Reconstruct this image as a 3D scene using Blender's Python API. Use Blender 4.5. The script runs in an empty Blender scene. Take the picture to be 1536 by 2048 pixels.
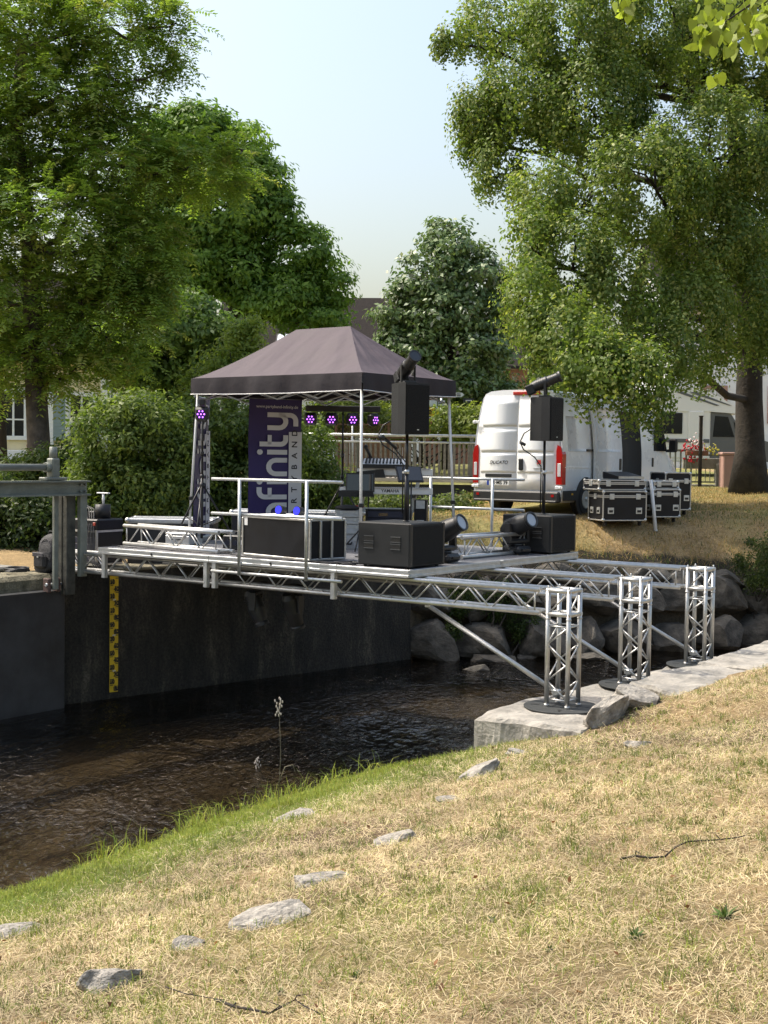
import bpy, bmesh, math
import numpy as np
from mathutils import Vector, Matrix

# ------------------------------------------------------------------ camera, sky, sun, exposure
SC = bpy.context.scene
COL = SC.collection
F_PX, PIT, ROLL, TH, ZC = 2634.9, 0.0421, 0.0132, 0.6262, 3.45      # photo pixels / radians / metres
cam = bpy.data.objects.new('camera', bpy.data.cameras.new('camera'))
COL.objects.link(cam)
cam.data.sensor_fit = 'VERTICAL'; cam.data.sensor_height = 36.0
cam.data.lens = F_PX / 2048 * 36.0
cam.data.clip_start = 0.05; cam.data.clip_end = 3000
_R = Vector((1, 0, 0)); _U = Vector((0, math.sin(PIT), math.cos(PIT))); _Fw = Vector((0, math.cos(PIT), -math.sin(PIT)))
_r = _R * math.cos(ROLL) + _U * math.sin(ROLL); _u = -_R * math.sin(ROLL) + _U * math.cos(ROLL)
cam.matrix_world = Matrix(((_r.x, _u.x, -_Fw.x, 0), (_r.y, _u.y, -_Fw.y, 0), (_r.z, _u.z, -_Fw.z, ZC), (0, 0, 0, 1)))
SC.camera = cam

SUN_DIR = Vector((-0.94, 0.34, 0)).normalized()
SUN_EL = math.radians(57)
SUN_VEC = Vector((SUN_DIR.x * math.cos(SUN_EL), SUN_DIR.y * math.cos(SUN_EL), math.sin(SUN_EL)))
W = bpy.data.worlds.new('World'); SC.world = W; W.use_nodes = True
_nt = W.node_tree; _bg = _nt.nodes['Background']
_sky = _nt.nodes.new('ShaderNodeTexSky'); _sky.sky_type = 'NISHITA'; _sky.sun_disc = False
_sky.sun_elevation = SUN_EL; _sky.sun_rotation = math.atan2(SUN_DIR.x, SUN_DIR.y)
_sky.air_density = 1.5; _sky.dust_density = 7.2; _sky.ozone_density = 1.0; _sky.altitude = 200
_nt.links.new(_sky.outputs[0], _bg.inputs[0]); _bg.inputs[1].default_value = 0.15
_sl = bpy.data.lights.new('sun', 'SUN'); _sl.energy = 2.7; _sl.angle = math.radians(0.6); _sl.color = (1.0, 0.93, 0.82)
sun = bpy.data.objects.new('sun', _sl); COL.objects.link(sun)
sun.rotation_euler = SUN_VEC.to_track_quat('Z', 'Y').to_euler(); sun.location = SUN_VEC * 60
SC.view_settings.view_transform = 'Standard'; SC.view_settings.look = 'None'
SC.view_settings.exposure = 0.83; SC.view_settings.gamma = 1.0; SC.view_settings.use_curve_mapping = False
SC.cycles.max_bounces = 8; SC.cycles.transparent_max_bounces = 8

# ------------------------------------------------------------------ photo pixel <-> place
CO = np.array([0.2748, 14.439]); UU = np.array([math.cos(TH), -math.sin(TH)]); VV = np.array([math.sin(TH), math.cos(TH)])
def S(a, b, z=0.0):
    """stage frame: a along the front edge towards the near bank, b downstream, origin at the deck's front corner"""
    q = CO + UU * a + VV * b
    return Vector((q[0], q[1], z))
def uv(x, y):
    d0 = x - CO[0]; d1 = y - CO[1]
    return d0 * UU[0] + d1 * UU[1], d0 * VV[0] + d1 * VV[1]
def at_y(px, py, Y):
    x = px - 768; y = py - 1024; cr, sr = math.cos(ROLL), math.sin(ROLL)
    a = (x * cr + y * sr) / F_PX; up = -(-x * sr + y * cr) / F_PX
    c, s = math.cos(PIT), math.sin(PIT); ry = c + up * s; rz = -s + up * c
    return Vector((a * Y / ry, Y, ZC + rz * Y / ry))
def on_z(px, py, z):
    p = at_y(px, py, 10.0); t = (z - ZC) / (p.z - ZC)
    return Vector((p.x * t, 10 * t, z))
def px_m(Y): return F_PX / Y
def project(P):
    c, s = math.cos(PIT), math.sin(PIT); Z = P[..., 2] - ZC
    d = P[..., 1] * c - Z * s; up = P[..., 1] * s + Z * c
    d = np.where(d < .1, .1, d)
    x = F_PX * P[..., 0] / d; y = -F_PX * up / d; cr, sr = math.cos(ROLL), math.sin(ROLL)
    return 768 + x * cr - y * sr, 1024 + x * sr + y * cr

# ------------------------------------------------------------------ materials
def _n(nt, t, **k):
    n = nt.nodes.new(t)
    for a, b in k.items(): setattr(n, a, b)
    return n
def mat(name, c, rough=.6, metal=0., var=0., scale=8., bump=0., bscale=None, spec=.5, emit=None, coat=0., c2=None, detail=6, coord='Object'):
    m = bpy.data.materials.new(name); m.use_nodes = True; nt = m.node_tree; b = nt.nodes['Principled BSDF']
    b.inputs['Base Color'].default_value = (*c, 1); b.inputs['Roughness'].default_value = rough; b.inputs['Metallic'].default_value = metal
    b.inputs['Specular IOR Level'].default_value = spec; b.inputs['Coat Weight'].default_value = coat
    if emit: b.inputs['Emission Color'].default_value = (*emit[0], 1); b.inputs['Emission Strength'].default_value = emit[1]
    if var or c2 or bump:
        tc = _n(nt, 'ShaderNodeTexCoord')
        nz = _n(nt, 'ShaderNodeTexNoise'); nz.inputs['Scale'].default_value = scale; nz.inputs['Detail'].default_value = detail; nz.inputs['Roughness'].default_value = .65
        nt.links.new(tc.outputs[coord], nz.inputs['Vector'])
        if var or c2:
            r = _n(nt, 'ShaderNodeValToRGB'); r.color_ramp.elements[0].position = .3; r.color_ramp.elements[1].position = .7
            d = c2 if c2 else tuple(min(1, x * (1 + var)) for x in c)
            r.color_ramp.elements[0].color = (*[x * (1 - var) for x in c], 1); r.color_ramp.elements[1].color = (*d, 1)
            nt.links.new(nz.outputs[0], r.inputs[0]); nt.links.new(r.outputs[0], b.inputs['Base Color'])
            rr = _n(nt, 'ShaderNodeMapRange'); rr.inputs[3].default_value = max(.02, rough - .1); rr.inputs[4].default_value = min(1, rough + .12)
            nt.links.new(nz.outputs[0], rr.inputs[0]); nt.links.new(rr.outputs[0], b.inputs['Roughness'])
        if bump:
            n2 = _n(nt, 'ShaderNodeTexNoise'); n2.inputs['Scale'].default_value = bscale or scale * 4; n2.inputs['Detail'].default_value = 5
            nt.links.new(tc.outputs[coord], n2.inputs['Vector'])
            bp = _n(nt, 'ShaderNodeBump'); bp.inputs['Strength'].default_value = bump; bp.inputs['Distance'].default_value = .02
            nt.links.new(n2.outputs[0], bp.inputs['Height']); nt.links.new(bp.outputs[0], b.inputs['Normal'])
    return m
def leaf_mat(name, trans=.48, rough=.5, tint=(1.3, 1.35, .65), spec=.35):
    m = bpy.data.materials.new(name); m.use_nodes = True; nt = m.node_tree; b = nt.nodes['Principled BSDF']; o = nt.nodes['Material Output']
    at = _n(nt, 'ShaderNodeAttribute', attribute_name='col'); nt.links.new(at.outputs[0], b.inputs['Base Color'])
    b.inputs['Roughness'].default_value = rough; b.inputs['Specular IOR Level'].default_value = spec
    mx = _n(nt, 'ShaderNodeMix', data_type='RGBA', blend_type='MULTIPLY'); mx.inputs[0].default_value = 1
    nt.links.new(at.outputs[0], mx.inputs[6]); mx.inputs[7].default_value = (*tint, 1)
    t = _n(nt, 'ShaderNodeBsdfTranslucent'); nt.links.new(mx.outputs[2], t.inputs[0])
    ms = _n(nt, 'ShaderNodeMixShader'); ms.inputs[0].default_value = trans
    nt.links.new(b.outputs[0], ms.inputs[1]); nt.links.new(t.outputs[0], ms.inputs[2]); nt.links.new(ms.outputs[0], o.inputs[0])
    return m
M = {}
M['alu'] = mat('aluminium', (.52, .52, .505), .42, .85, .12, 14, .08, 60)
M['alu_dull'] = mat('dull_aluminium', (.5, .52, .53), .45, .75, .12, 9, .1, 40)
M['deck_top'] = mat('deck_board', (.16, .16, .17), .45, 0, .25, 5, .15, 90)
M['galv'] = mat('galvanised_steel', (.55, .57, .57), .42, .75, .2, 20, .1, 60)
M['black'] = mat('black_plastic', (.014, .015, .017), .42, 0, .25, 12, .15, 220)
M['black_rough'] = mat('black_textured_paint', (.014, .0155, .017), .55, 0, .2, 10, .3, 260, spec=.3)
M['grille'] = mat('black_grille', (.0055, .006, .007), .6, 0, .3, 300, .5, 500, spec=.2)
M['handle_rim'] = mat('dark_grey_rim', (.07, .075, .08), .45)
M['blacksteel'] = mat('black_steel', (.018, .018, .02), .35, .2, .2, 15, 0)
M['lens'] = mat('glass_lens', (.35, .38, .42), .06, .2, 0, spec=.9)
M['caselam'] = mat('dark_laminate', (.008, .009, .012), .4, 0, .3, 4, .08, 200, spec=.3)
M['silvercase'] = mat('silver_case_panel', (.45, .47, .49), .4, .55, .1, 18, .06, 80)
M['tent'] = mat('tent_roof_fabric', (.082, .066, .077), .75, 0, .12, 3, 1., 3.2, spec=.3)  # roof panels, lighter than the valance fabric
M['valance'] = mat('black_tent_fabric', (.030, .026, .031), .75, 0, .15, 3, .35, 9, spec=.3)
M['tentpipe'] = mat('pale_piping', (.7, .7, .7), .6)
M['tentframe'] = mat('white_tent_tube', (.72, .72, .70), .4, .2, .06, 20)
M['indigo'] = mat('indigo_banner_print', (.024, .013, .105), .5, 0, .12, 2, .1, 6)
M['print_white'] = mat('banner_silver_white', (.62, .62, .64), .55)
M['print_dark'] = mat('banner_dark_print', (.012, .01, .02), .6)
M['led'] = mat('lit_violet_led', (.3, .1, .6), .3, emit=((.30, .05, .9), .9))
M['led_core'] = mat('lit_magenta_led', (.6, .3, .8), .3, emit=((.8, .25, 1.0), 2.6))
M['led_blue'] = mat('lit_blue_led', (.01, .01, .1), .5, emit=((.004, .01, 1.0), 1.1))
M['white'] = mat('white_plastic', (.75, .76, .76), .4, 0, .05, 6)
M['van'] = mat('white_van_paint', (.78, .80, .82), .28, 0, .05, 1.2, 0, coat=.4)
M['vantrim'] = mat('dark_van_trim', (.02, .021, .023), .55, 0, .2, 8, .1, 150)
M['rubber'] = mat('tyre_rubber', (.018, .018, .018), .8, 0, .2, 20, .2, 100)
M['redlens'] = mat('red_lamp_lens', (.42, .012, .012), .15, spec=.7)
M['clearlens'] = mat('clear_lamp_lens', (.65, .65, .66), .15, spec=.7)
M['darkglass'] = mat('dark_glass', (.015, .018, .02), .05, spec=.8)
M['interior_shade'] = mat('dark_interior', (.03, .03, .03), .9)
M['plate'] = mat('plate_white', (.78, .78, .76), .4)
M['blue'] = mat('plate_blue', (.02, .06, .4), .4)
M['concrete'] = mat('stained_concrete', (.020, .019, .016), .9)
def _stain(m, ca, cb, cc):
    nt = m.node_tree; b = nt.nodes['Principled BSDF']; tc = _n(nt, 'ShaderNodeTexCoord'); mp = _n(nt, 'ShaderNodeMapping'); mp.inputs['Scale'].default_value = (1, 1, .28); nt.links.new(tc.outputs['Object'], mp.inputs[0])
    n1 = _n(nt, 'ShaderNodeTexNoise'); n1.inputs['Scale'].default_value = 3.2; n1.inputs['Detail'].default_value = 9; n1.inputs['Roughness'].default_value = .72; nt.links.new(mp.outputs[0], n1.inputs['Vector'])
    n2 = _n(nt, 'ShaderNodeTexNoise'); n2.inputs['Scale'].default_value = 26; n2.inputs['Detail'].default_value = 6; n2.inputs['Roughness'].default_value = .7; nt.links.new(tc.outputs['Object'], n2.inputs['Vector'])
    r = _n(nt, 'ShaderNodeValToRGB'); e = r.color_ramp.elements; e[0].position = .36; e[0].color = (*ca, 1); e[1].position = .72; e[1].color = (*cc, 1); k = e.new(.55); k.color = (*cb, 1); nt.links.new(n1.outputs[0], r.inputs[0])
    mr = _n(nt, 'ShaderNodeMapRange'); mr.inputs[1].default_value = .35; mr.inputs[2].default_value = .68; mr.inputs[3].default_value = .45; mr.inputs[4].default_value = 1.6; nt.links.new(n2.outputs[0], mr.inputs[0])
    mx = _n(nt, 'ShaderNodeMix', data_type='RGBA', blend_type='MULTIPLY'); mx.inputs[0].default_value = 1; nt.links.new(r.outputs[0], mx.inputs[6]); nt.links.new(mr.outputs[0], mx.inputs[7]); nt.links.new(mx.outputs[2], b.inputs['Base Color'])
    bp = _n(nt, 'ShaderNodeBump'); bp.inputs['Strength'].default_value = .9; bp.inputs['Distance'].default_value = .03; nt.links.new(n2.outputs[0], bp.inputs['Height']); nt.links.new(bp.outputs[0], b.inputs['Normal'])
_stain(M['concrete'], (.011, .011, .009), (.032, .028, .021), (.105, .09, .065))
M['concrete_pale'] = mat('pale_concrete', (.26, .25, .22), .9, 0, .3, 4, .5, 30)
M['moss'] = mat('mossy_concrete', (.09, .085, .05), .95, 0, .4, 7, 1., 40, c2=(.28, .25, .17))
M['gatesteel'] = mat('dark_gate_steel', (.026, .028, .032), .5, .2, .3, 1.7, .12, 20, c2=(.048, .05, .054))
M['greysteel'] = mat('painted_grey_green_steel', (.17, .185, .16), .5, .1, .25, 6, .2, 50)
M['darkpost'] = mat('blackened_post', (.028, .026, .022), .7, 0, .4, 6, .3, 40, c2=(.09, .09, .07))
M['rust'] = mat('rusty_bracket', (.09, .055, .045), .8, 0, .4, 14, .3, 60)
M['yellow'] = mat('gauge_yellow', (.62, .42, .015), .45, 0, .18, 12)
M['ink'] = mat('black_ink', (.01, .01, .01), .5)
M['rock'] = mat('shade_toned_river_rock', (.032, .030, .025), .88, 0, .4, 2.2, 1., 9, c2=(.125, .113, .093), detail=9)  # colour darkened to carry the shade lying on the boulders
M['slab'] = mat('pale_granite', (.22, .21, .185), .9, 0, .3, 3.5, 1., 20, c2=(.40, .375, .33), detail=9)
M['fieldstone'] = mat('grey_field_stone', (.20, .185, .16), .92, 0, .4, 4, 1., 7, c2=(.42, .39, .34), detail=9)
M['bark'] = mat('grey_brown_bark', (.045, .037, .03), .95, 0, .45, 4, 1., 22, c2=(.12, .098, .078))
M['barkdark'] = mat('dark_bark', (.014, .012, .010), .95, 0, .45, 3, 1., 12, c2=(.045, .037, .029), detail=9)
M['twig'] = mat('dry_black_twig', (.022, .017, .014), .9, 0, .3, 30)
M['wood'] = mat('weathered_picket_wood', (.15, .14, .12), .85, 0, .35, 9, .4, 60, c2=(.27, .25, .215))
M['lattice'] = mat('brown_lattice_wood', (.16, .085, .045), .8, 0, .3, 10)
M['plank'] = mat('pale_bridge_plank', (.40, .36, .31), .85, 0, .2, 6)
M['darkbeam'] = mat('dark_bridge_beam', (.03, .033, .033), .7, 0, .2, 4)
M['roof'] = mat('dark_roof_tile', (.030, .026, .024), .95, 0, .35, 12, 1., 30, spec=.1)
M['skylight'] = mat('skylight_glass', (.55, .6, .65), .08, .4)
M['yellowwall'] = mat('cream_yellow_render', (.70, .62, .40), .9, 0, .06, 2)
M['whitewall'] = mat('white_render', (.72, .74, .76), .9, 0, .04, 2)
M['redwall'] = mat('red_brown_render', (.24, .12, .075), .9, 0, .25, 1.5)
M['shutter'] = mat('blue_grey_shutter', (.22, .29, .31), .7)
M['windowframe'] = mat('pink_sandstone_surround', (.36, .22, .18), .85)
M['curtain'] = mat('net_curtain', (.5, .5, .5), .9)
M['motor_white'] = mat('motorhome_white', (.74, .75, .74), .35)
M['motor_grey'] = mat('motorhome_grey', (.12, .13, .14), .35, .3)
M['signyellow'] = mat('road_sign_yellow', (.72, .40, .01), .45)
M['signwhite'] = mat('road_sign_white', (.7, .72, .72), .45)
M['signred'] = mat('road_sign_red', (.45, .02, .02), .45)
M['signbrown'] = mat('road_sign_brown', (.12, .05, .025), .5)
M['flower'] = mat('red_flower', (.5, .015, .03), .7)
M['flower_white'] = mat('white_flower', (.7, .6, .6), .7)
M['flower_yellow'] = mat('yellow_flower', (.5, .45, .05), .7)
M['terracotta'] = mat('terracotta_box', (.22, .10, .06), .8)
M['bag'] = mat('black_nylon', (.022, .022, .024), .7, 0, .3, 6, .5, 30)
M['tarp'] = mat('dark_grey_tarp', (.05, .048, .056), .7, 0, .2, 5, .5, 12)
M['red'] = mat('red_plastic', (.30, .03, .015), .5)
M['rackblue'] = mat('rack_unit_blue_black', (.014, .018, .04), .35)
M['leaf'] = leaf_mat('leaf')
M['leaf_soft'] = leaf_mat('leaf_soft', .25, .45, (1.1, 1.15, .7), .5)
M['grass'] = leaf_mat('grass_blade', .3, .65, (1.1, 1.1, .75), .2)

# ------------------------------------------------------------------ mesh helpers
def rotm(axis, ang): return np.array(Matrix.Rotation(ang, 3, axis))
class MB:
    def __init__(s): s.v = []; s.f = []; s.n = 0; s.sm = []
    def add(s, v, f, smooth=False):
        v = np.asarray(v, float); s.v.append(v); s.f += [tuple(i + s.n for i in q) for q in f]; s.sm += [smooth] * len(f); s.n += len(v); return s
    def box(s, c, d, R=None, bev=0.):
        h = np.array(d) / 2
        if bev:
            b = min(bev, min(h) * .9); V = []; F = []
            # chamfered box: 24 verts
            idx = {}
            for sx in (-1, 1):
                for sy in (-1, 1):
                    for sz in (-1, 1):
                        for k in range(3):
                            p = np.array([sx, sy, sz]) * (h - b); p[k] = [sx, sy, sz][k] * h[k]
                            idx[(sx, sy, sz, k)] = len(V); V.append(p)
            for k in range(3):
                i, j = (k + 1) % 3, (k + 2) % 3
                for sg in (-1, 1):
                    q = []
                    for (p1, p2) in ((-1, -1), (1, -1), (1, 1), (-1, 1)):
                        t = [0, 0, 0]; t[k] = sg; t[i] = p1; t[j] = p2; q.append(idx[(*t, k)])
                    F.append(q if sg > 0 else q[::-1])
            for k in range(3):
                i, j = (k + 1) % 3, (k + 2) % 3
                for s1 in (-1, 1):
                    for s2 in (-1, 1):
                        t0 = [0, 0, 0]; t1 = [0, 0, 0]; t0[k] = -1; t1[k] = 1
                        for t in (t0, t1): t[i] = s1; t[j] = s2
                        q = [idx[(*t0, i)], idx[(*t1, i)], idx[(*t1, j)], idx[(*t0, j)]]
                        F.append(q if s1 * s2 < 0 else q[::-1])
            for sx in (-1, 1):
                for sy in (-1, 1):
                    for sz in (-1, 1):
                        q = [idx[(sx, sy, sz, k)] for k in range(3)]
                        F.append(q if sx * sy * sz > 0 else q[::-1])
            V = np.array(V)
        else:
            V = np.array([[x, y, z] for x in (-1, 1) for y in (-1, 1) for z in (-1, 1)]) * h
            F = [(0, 1, 3, 2), (4, 6, 7, 5), (0, 4, 5, 1), (2, 3, 7, 6), (0, 2, 6, 4), (1, 5, 7, 3)]
        if R is not None: V = V @ np.asarray(R).T
        return s.add(V + np.array(c), F)
    def cyl(s, p0, p1, r0, r1=None, n=10, cap=True):
        r1 = r0 if r1 is None else r1
        p0 = np.array(p0, float); p1 = np.array(p1, float); d = p1 - p0; d /= np.linalg.norm(d) + 1e-12
        a = np.cross(d, [0, 0, 1.] if abs(d[2]) < .95 else [1., 0, 0]); a /= np.linalg.norm(a); b = np.cross(d, a)
        t = np.arange(n) * 2 * math.pi / n; ring = np.outer(np.cos(t), a) + np.outer(np.sin(t), b)
        V = np.vstack([p0 + ring * r0, p1 + ring * r1]); F = [(i, (i + 1) % n, n + (i + 1) % n, n + i) for i in range(n)]
        s.add(V, F, True)
        if cap: s.f += [tuple(s.n - 2 * n + i for i in range(n))[::-1], tuple(s.n - n + i for i in range(n))]; s.sm += [False, False]
        return s
    def tube(s, pts, r, n=8, closed=False):
        P = np.array(pts, float); m = len(P); r = np.broadcast_to(r, (m,))
        T = np.gradient(P, axis=0); T /= np.linalg.norm(T, axis=1)[:, None] + 1e-12
        a = np.cross(T[0], [0, 0, 1.] if abs(T[0][2]) < .9 else [1., 0, 0]); a /= np.linalg.norm(a); V = []
        t = np.arange(n) * 2 * math.pi / n
        for i in range(m):
            a = a - T[i] * (a @ T[i]); a /= np.linalg.norm(a) + 1e-12; b = np.cross(T[i], a)
            V.append(P[i] + (np.outer(np.cos(t), a) + np.outer(np.sin(t), b)) * r[i])
        F = [(i * n + k, i * n + (k + 1) % n, (i + 1) * n + (k + 1) % n, (i + 1) * n + k) for i in range(m - 1) for k in range(n)]
        s.add(np.vstack(V), F, True)
        s.f += [tuple(s.n - m * n + k for k in range(n))[::-1], tuple(s.n - n + k for k in range(n))]; s.sm += [False, False]
        return s
    def prism(s, pts, d, org=(0, 0, 0), ax=((1, 0, 0), (0, 0, 1)), smooth=False):
        """outline pts (2D, ccw) in plane ax, extruded by vector d"""
        A = np.array(ax[0], float); B = np.array(ax[1], float); P = np.array(pts, float); n = len(P)
        V0 = np.array(org, float) + np.outer(P[:, 0], A) + np.outer(P[:, 1], B); V = np.vstack([V0, V0 + np.array(d, float)])
        F = [tuple(range(n)), tuple(range(2 * n - 1, n - 1, -1))] + [(i, n + i, n + (i + 1) % n, (i + 1) % n) for i in range(n)]
        return s.add(V, F, smooth)
    def lathe(s, prof, p0, axis, n=16):
        """prof: list of (dist along axis, radius)"""
        for (t0, r0), (t1, r1) in zip(prof[:-1], prof[1:]):
            a = np.array(p0, float) + np.array(axis, float) * t0; b = np.array(p0, float) + np.array(axis, float) * t1
            if abs(t1 - t0) < 1e-6: b = a + np.array(axis, float) * 1e-5
            s.cyl(a, b, max(r0, 1e-4), max(r1, 1e-4), n, False)
        return s
    def disc(s, c, nrm, r, n=16):
        c = np.array(c, float); d = np.array(nrm, float); d /= np.linalg.norm(d)
        a = np.cross(d, [0, 0, 1.] if abs(d[2]) < .95 else [1., 0, 0]); a /= np.linalg.norm(a); b = np.cross(d, a)
        t = np.arange(n) * 2 * math.pi / n
        return s.add(c + (np.outer(np.cos(t), a) + np.outer(np.sin(t), b)) * r, [tuple(range(n))])
    def ball(s, c, r, n=10, m=6, sc=(1, 1, 1)):
        V = []; F = []
        for i in range(m + 1):
            ph = math.pi * i / m
            for k in range(n):
                t = 2 * math.pi * k / n; V.append((math.sin(ph) * math.cos(t) * r * sc[0], math.sin(ph) * math.sin(t) * r * sc[1], math.cos(ph) * r * sc[2]))
        F = [(i * n + k, (i + 1) * n + k, (i + 1) * n + (k + 1) % n, i * n + (k + 1) % n) for i in range(m) for k in range(n)]
        return s.add(np.array(V) + np.array(c), F, True)
    def mesh(s, name):
        me = bpy.data.meshes.new(name)
        me.from_pydata(np.vstack(s.v).tolist(), [], s.f)
        me.polygons.foreach_set('use_smooth', s.sm); me.update(); return me
    def build(s, name, m, parent=None, loc=None, rz=0):
        return link(name, s.mesh(name), m, parent, loc, rz)
def link(name, me, m, parent=None, loc=None, rz=0, rot=None):
    if m is not None and not me.materials: me.materials.append(M[m] if isinstance(m, str) else m)
    o = bpy.data.objects.new(name, me); COL.objects.link(o)
    if parent is not None: o.parent = parent
    if loc is not None: o.location = loc
    o.rotation_euler = rot if rot is not None else (0, 0, rz)
    return o
def tag(o, label=None, cat=None, group=None, kind=None):
    if label: o['label'] = label
    if cat: o['category'] = cat
    if group: o['group'] = group
    if kind: o['kind'] = kind
    return o
def thing(name, label, cat, loc=(0, 0, 0), rz=0, group=None):
    o = bpy.data.objects.new(name, None); COL.objects.link(o); o.location = loc; o.rotation_euler = (0, 0, rz); o.empty_display_size = .1
    return tag(o, label, cat, group)
KIDS = {}
def copy_tree(o, parent=None, loc=None, rz=None, label=None):
    c = o.copy(); COL.objects.link(c)
    if parent is not None: c.parent = parent
    if loc is not None: c.location = loc
    if rz is not None: c.rotation_euler = (0, 0, rz)
    if label: c['label'] = label
    for ch in [k for k in bpy.data.objects if k.parent == o]: copy_tree(ch, c)
    return c
def part(name, m, parent, fn):
    b = MB(); fn(b); return b.build(name, m, parent)
def text_mesh(txt, size, shear=0., space=1., depth=.001, bold=0.):
    cu = bpy.data.curves.new('lettering', 'FONT'); cu.body = txt; cu.size = size; cu.shear = shear; cu.space_character = space
    cu.extrude = depth; cu.offset = bold; cu.align_x = 'CENTER'; cu.align_y = 'CENTER'; cu.resolution_u = 3
    o = bpy.data.objects.new('lettering', cu); COL.objects.link(o)
    dg = bpy.context.evaluated_depsgraph_get(); me = bpy.data.meshes.new_from_object(o.evaluated_get(dg))
    bpy.data.objects.remove(o); bpy.data.curves.remove(cu); return me
def place_text(txt, size, m, parent, org, right, up, name='lettering', **k):
    """flat lettering whose baseline runs along `right` in the parent's frame"""
    me = text_mesh(txt, size, **k); r = Vector(right).normalized(); u2 = Vector(up).normalized(); n = r.cross(u2)
    me.transform(Matrix(((r.x, u2.x, n.x, org[0]), (r.y, u2.y, n.y, org[1]), (r.z, u2.z, n.z, org[2]), (0, 0, 0, 1))))
    me.name = name
    return link(name, me, m, parent)
def np_mesh(name, V, nper, cols=None, smooth=False, quads=None):
    """V (n*nper,3) of separate faces with nper corners (or quads: explicit face array of shape (k,4 or 3))"""
    me = bpy.data.meshes.new(name); V = np.ascontiguousarray(V, np.float32); nv = len(V)
    me.vertices.add(nv); me.vertices.foreach_set('co', V.ravel())
    faces = np.arange(nv, dtype=np.int32).reshape(-1, nper) if quads is None else np.asarray(quads, np.int32)
    k = faces.shape[1]
    me.loops.add(faces.size); me.loops.foreach_set('vertex_index', faces.ravel())
    me.polygons.add(len(faces)); me.polygons.foreach_set('loop_start', np.arange(0, faces.size, k, dtype=np.int32))
    try: me.polygons.foreach_set('loop_total', np.full(len(faces), k, np.int32))
    except Exception: pass
    if smooth: me.polygons.foreach_set('use_smooth', np.ones(len(faces), bool))
    if cols is not None:
        at = me.attributes.new('col', 'FLOAT_COLOR', 'POINT'); c4 = np.ones((nv, 4), np.float32); c4[:, :3] = cols
        at.data.foreach_set('color', c4.ravel())
    me.update(calc_edges=True); me.validate(); return me

# smooth value noise (numpy)
def vnoise(x, y, seed=0, freq=1.):
    x = np.asarray(x, float) * freq; y = np.asarray(y, float) * freq
    xi = np.floor(x).astype(np.int64); yi = np.floor(y).astype(np.int64); fx = x - xi; fy = y - yi
    fx = fx * fx * (3 - 2 * fx); fy = fy * fy * (3 - 2 * fy)
    def h(i, j):
        n = (i * 374761393 + j * 668265263 + seed * 1442695041) & 0x7fffffff
        n = ((n ^ (n >> 13)) * 1274126177) & 0x7fffffff
        return ((n ^ (n >> 16)) & 0xffff) / 65535.
    return (h(xi, yi) * (1 - fx) + h(xi + 1, yi) * fx) * (1 - fy) + (h(xi, yi + 1) * (1 - fx) + h(xi + 1, yi + 1) * fx) * fy
def fbm(x, y, seed=0, freq=1., o=4):
    r = 0; a = .5
    for k in range(o): r = r + a * vnoise(x, y, seed + k * 17, freq * 2 ** k); a *= .5
    return r / (1 - .5 ** o)
# ================================================================== the setting: ground, water
rng = np.random.default_rng(7)
PROF = ([-.3, .1, .35, 1.7, 4, 8, 14, 40], [-.35, 0, .2, .62, 1.15, 1.85, 2.3, 2.6])
def ss(x, a, b): t = np.clip((x - a) / (b - a), 0, 1); return t * t * (3 - 2 * t)
FE = np.array([S(-5.85, -60)[:2], S(-5.85, .3)[:2], (-4.26, 18.2), (.40, 22.52), (.75, 22.95), (2.76, 23.3), (3.89, 23.8), (5.33, 24.2), (7.26, 25.0), (12., 27.), (30., 36.), (150., 100.)])
def far_dist(x, y):
    x = np.asarray(x, float); y = np.asarray(y, float); best = np.full(x.shape, 1e9); sg = np.ones(x.shape); par = np.zeros(x.shape)
    for i in range(len(FE) - 1):
        p = FE[i]; d = FE[i + 1] - p; L = d @ d; t = np.clip(((x - p[0]) * d[0] + (y - p[1]) * d[1]) / L, 0, 1)
        ex = x - p[0] - t * d[0]; ey = y - p[1] - t * d[1]; q = np.hypot(ex, ey); s_ = np.where(d[0] * (y - p[1]) - d[1] * (x - p[0]) > 0, 1., -1.)
        m = q < best; best = np.where(m, q, best); sg = np.where(m, s_, sg); par = np.where(m, i + t, par)
    return best * sg, par
def near_edge(b): return .05 + .5 * ss(-b, 2.3, 5.5) + 1.35 * ss(b, -1.0, -.2) + .5 * ss(b, 2.4, 3.4)
def near_z(a, b):
    z = np.interp(a, *PROF) + .17 * ss(b, -.9, .6) * ss(a, .6, 1.8)
    z = z + .05 * (fbm(a, b, 3, .55) - .5) * ss(a, .3, 1.5) + .035 * (fbm(a, b, 9, 2.2) - .5)
    return np.maximum(np.minimum(z, (a - near_edge(b)) * 1.6), -.42)
def far_z(s_, par, x, y):
    rocky = ss(par, 3.2, 4.2)
    zw = np.interp(s_, [-.01, 0, .5, 3, 7], [-.45, 1.74, 1.76, 1.9, 2.25])
    right = ss(x, 3.5, 8.)
    zr = np.interp(s_, [-.35, 0, .45, 1.6, 2.1, 7], [-.45, .9, 1.62, 2.22, 2.32, 2.38]) - .32 * right * np.interp(s_, [0, .4, 3], [.3, 1, 0.])
    z = zw * (1 - rocky) + zr * rocky + np.clip((y - 27) * .035, 0, .75)
    z = z - 1.3 * np.exp(-(((x + 3.5) / 4.6) ** 4)) * np.exp(-(((y - 32.) / 4.3) ** 4))            # side channel under the footbridge
    return z + (.06 * (fbm(x, y, 5, .6) - .5) + .05 * (fbm(x, y, 6, 2.) - .5)) * ss(s_, .3, 1)
def ground_z(x, y):
    a, b = uv(x, y); s_, par = far_dist(x, y); zn = near_z(a, b); zf = far_z(s_, par, x, y)
    return np.where(s_ > -.4, np.maximum(zf, np.where(s_ > 0, zf, -.45)), zn)
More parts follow.
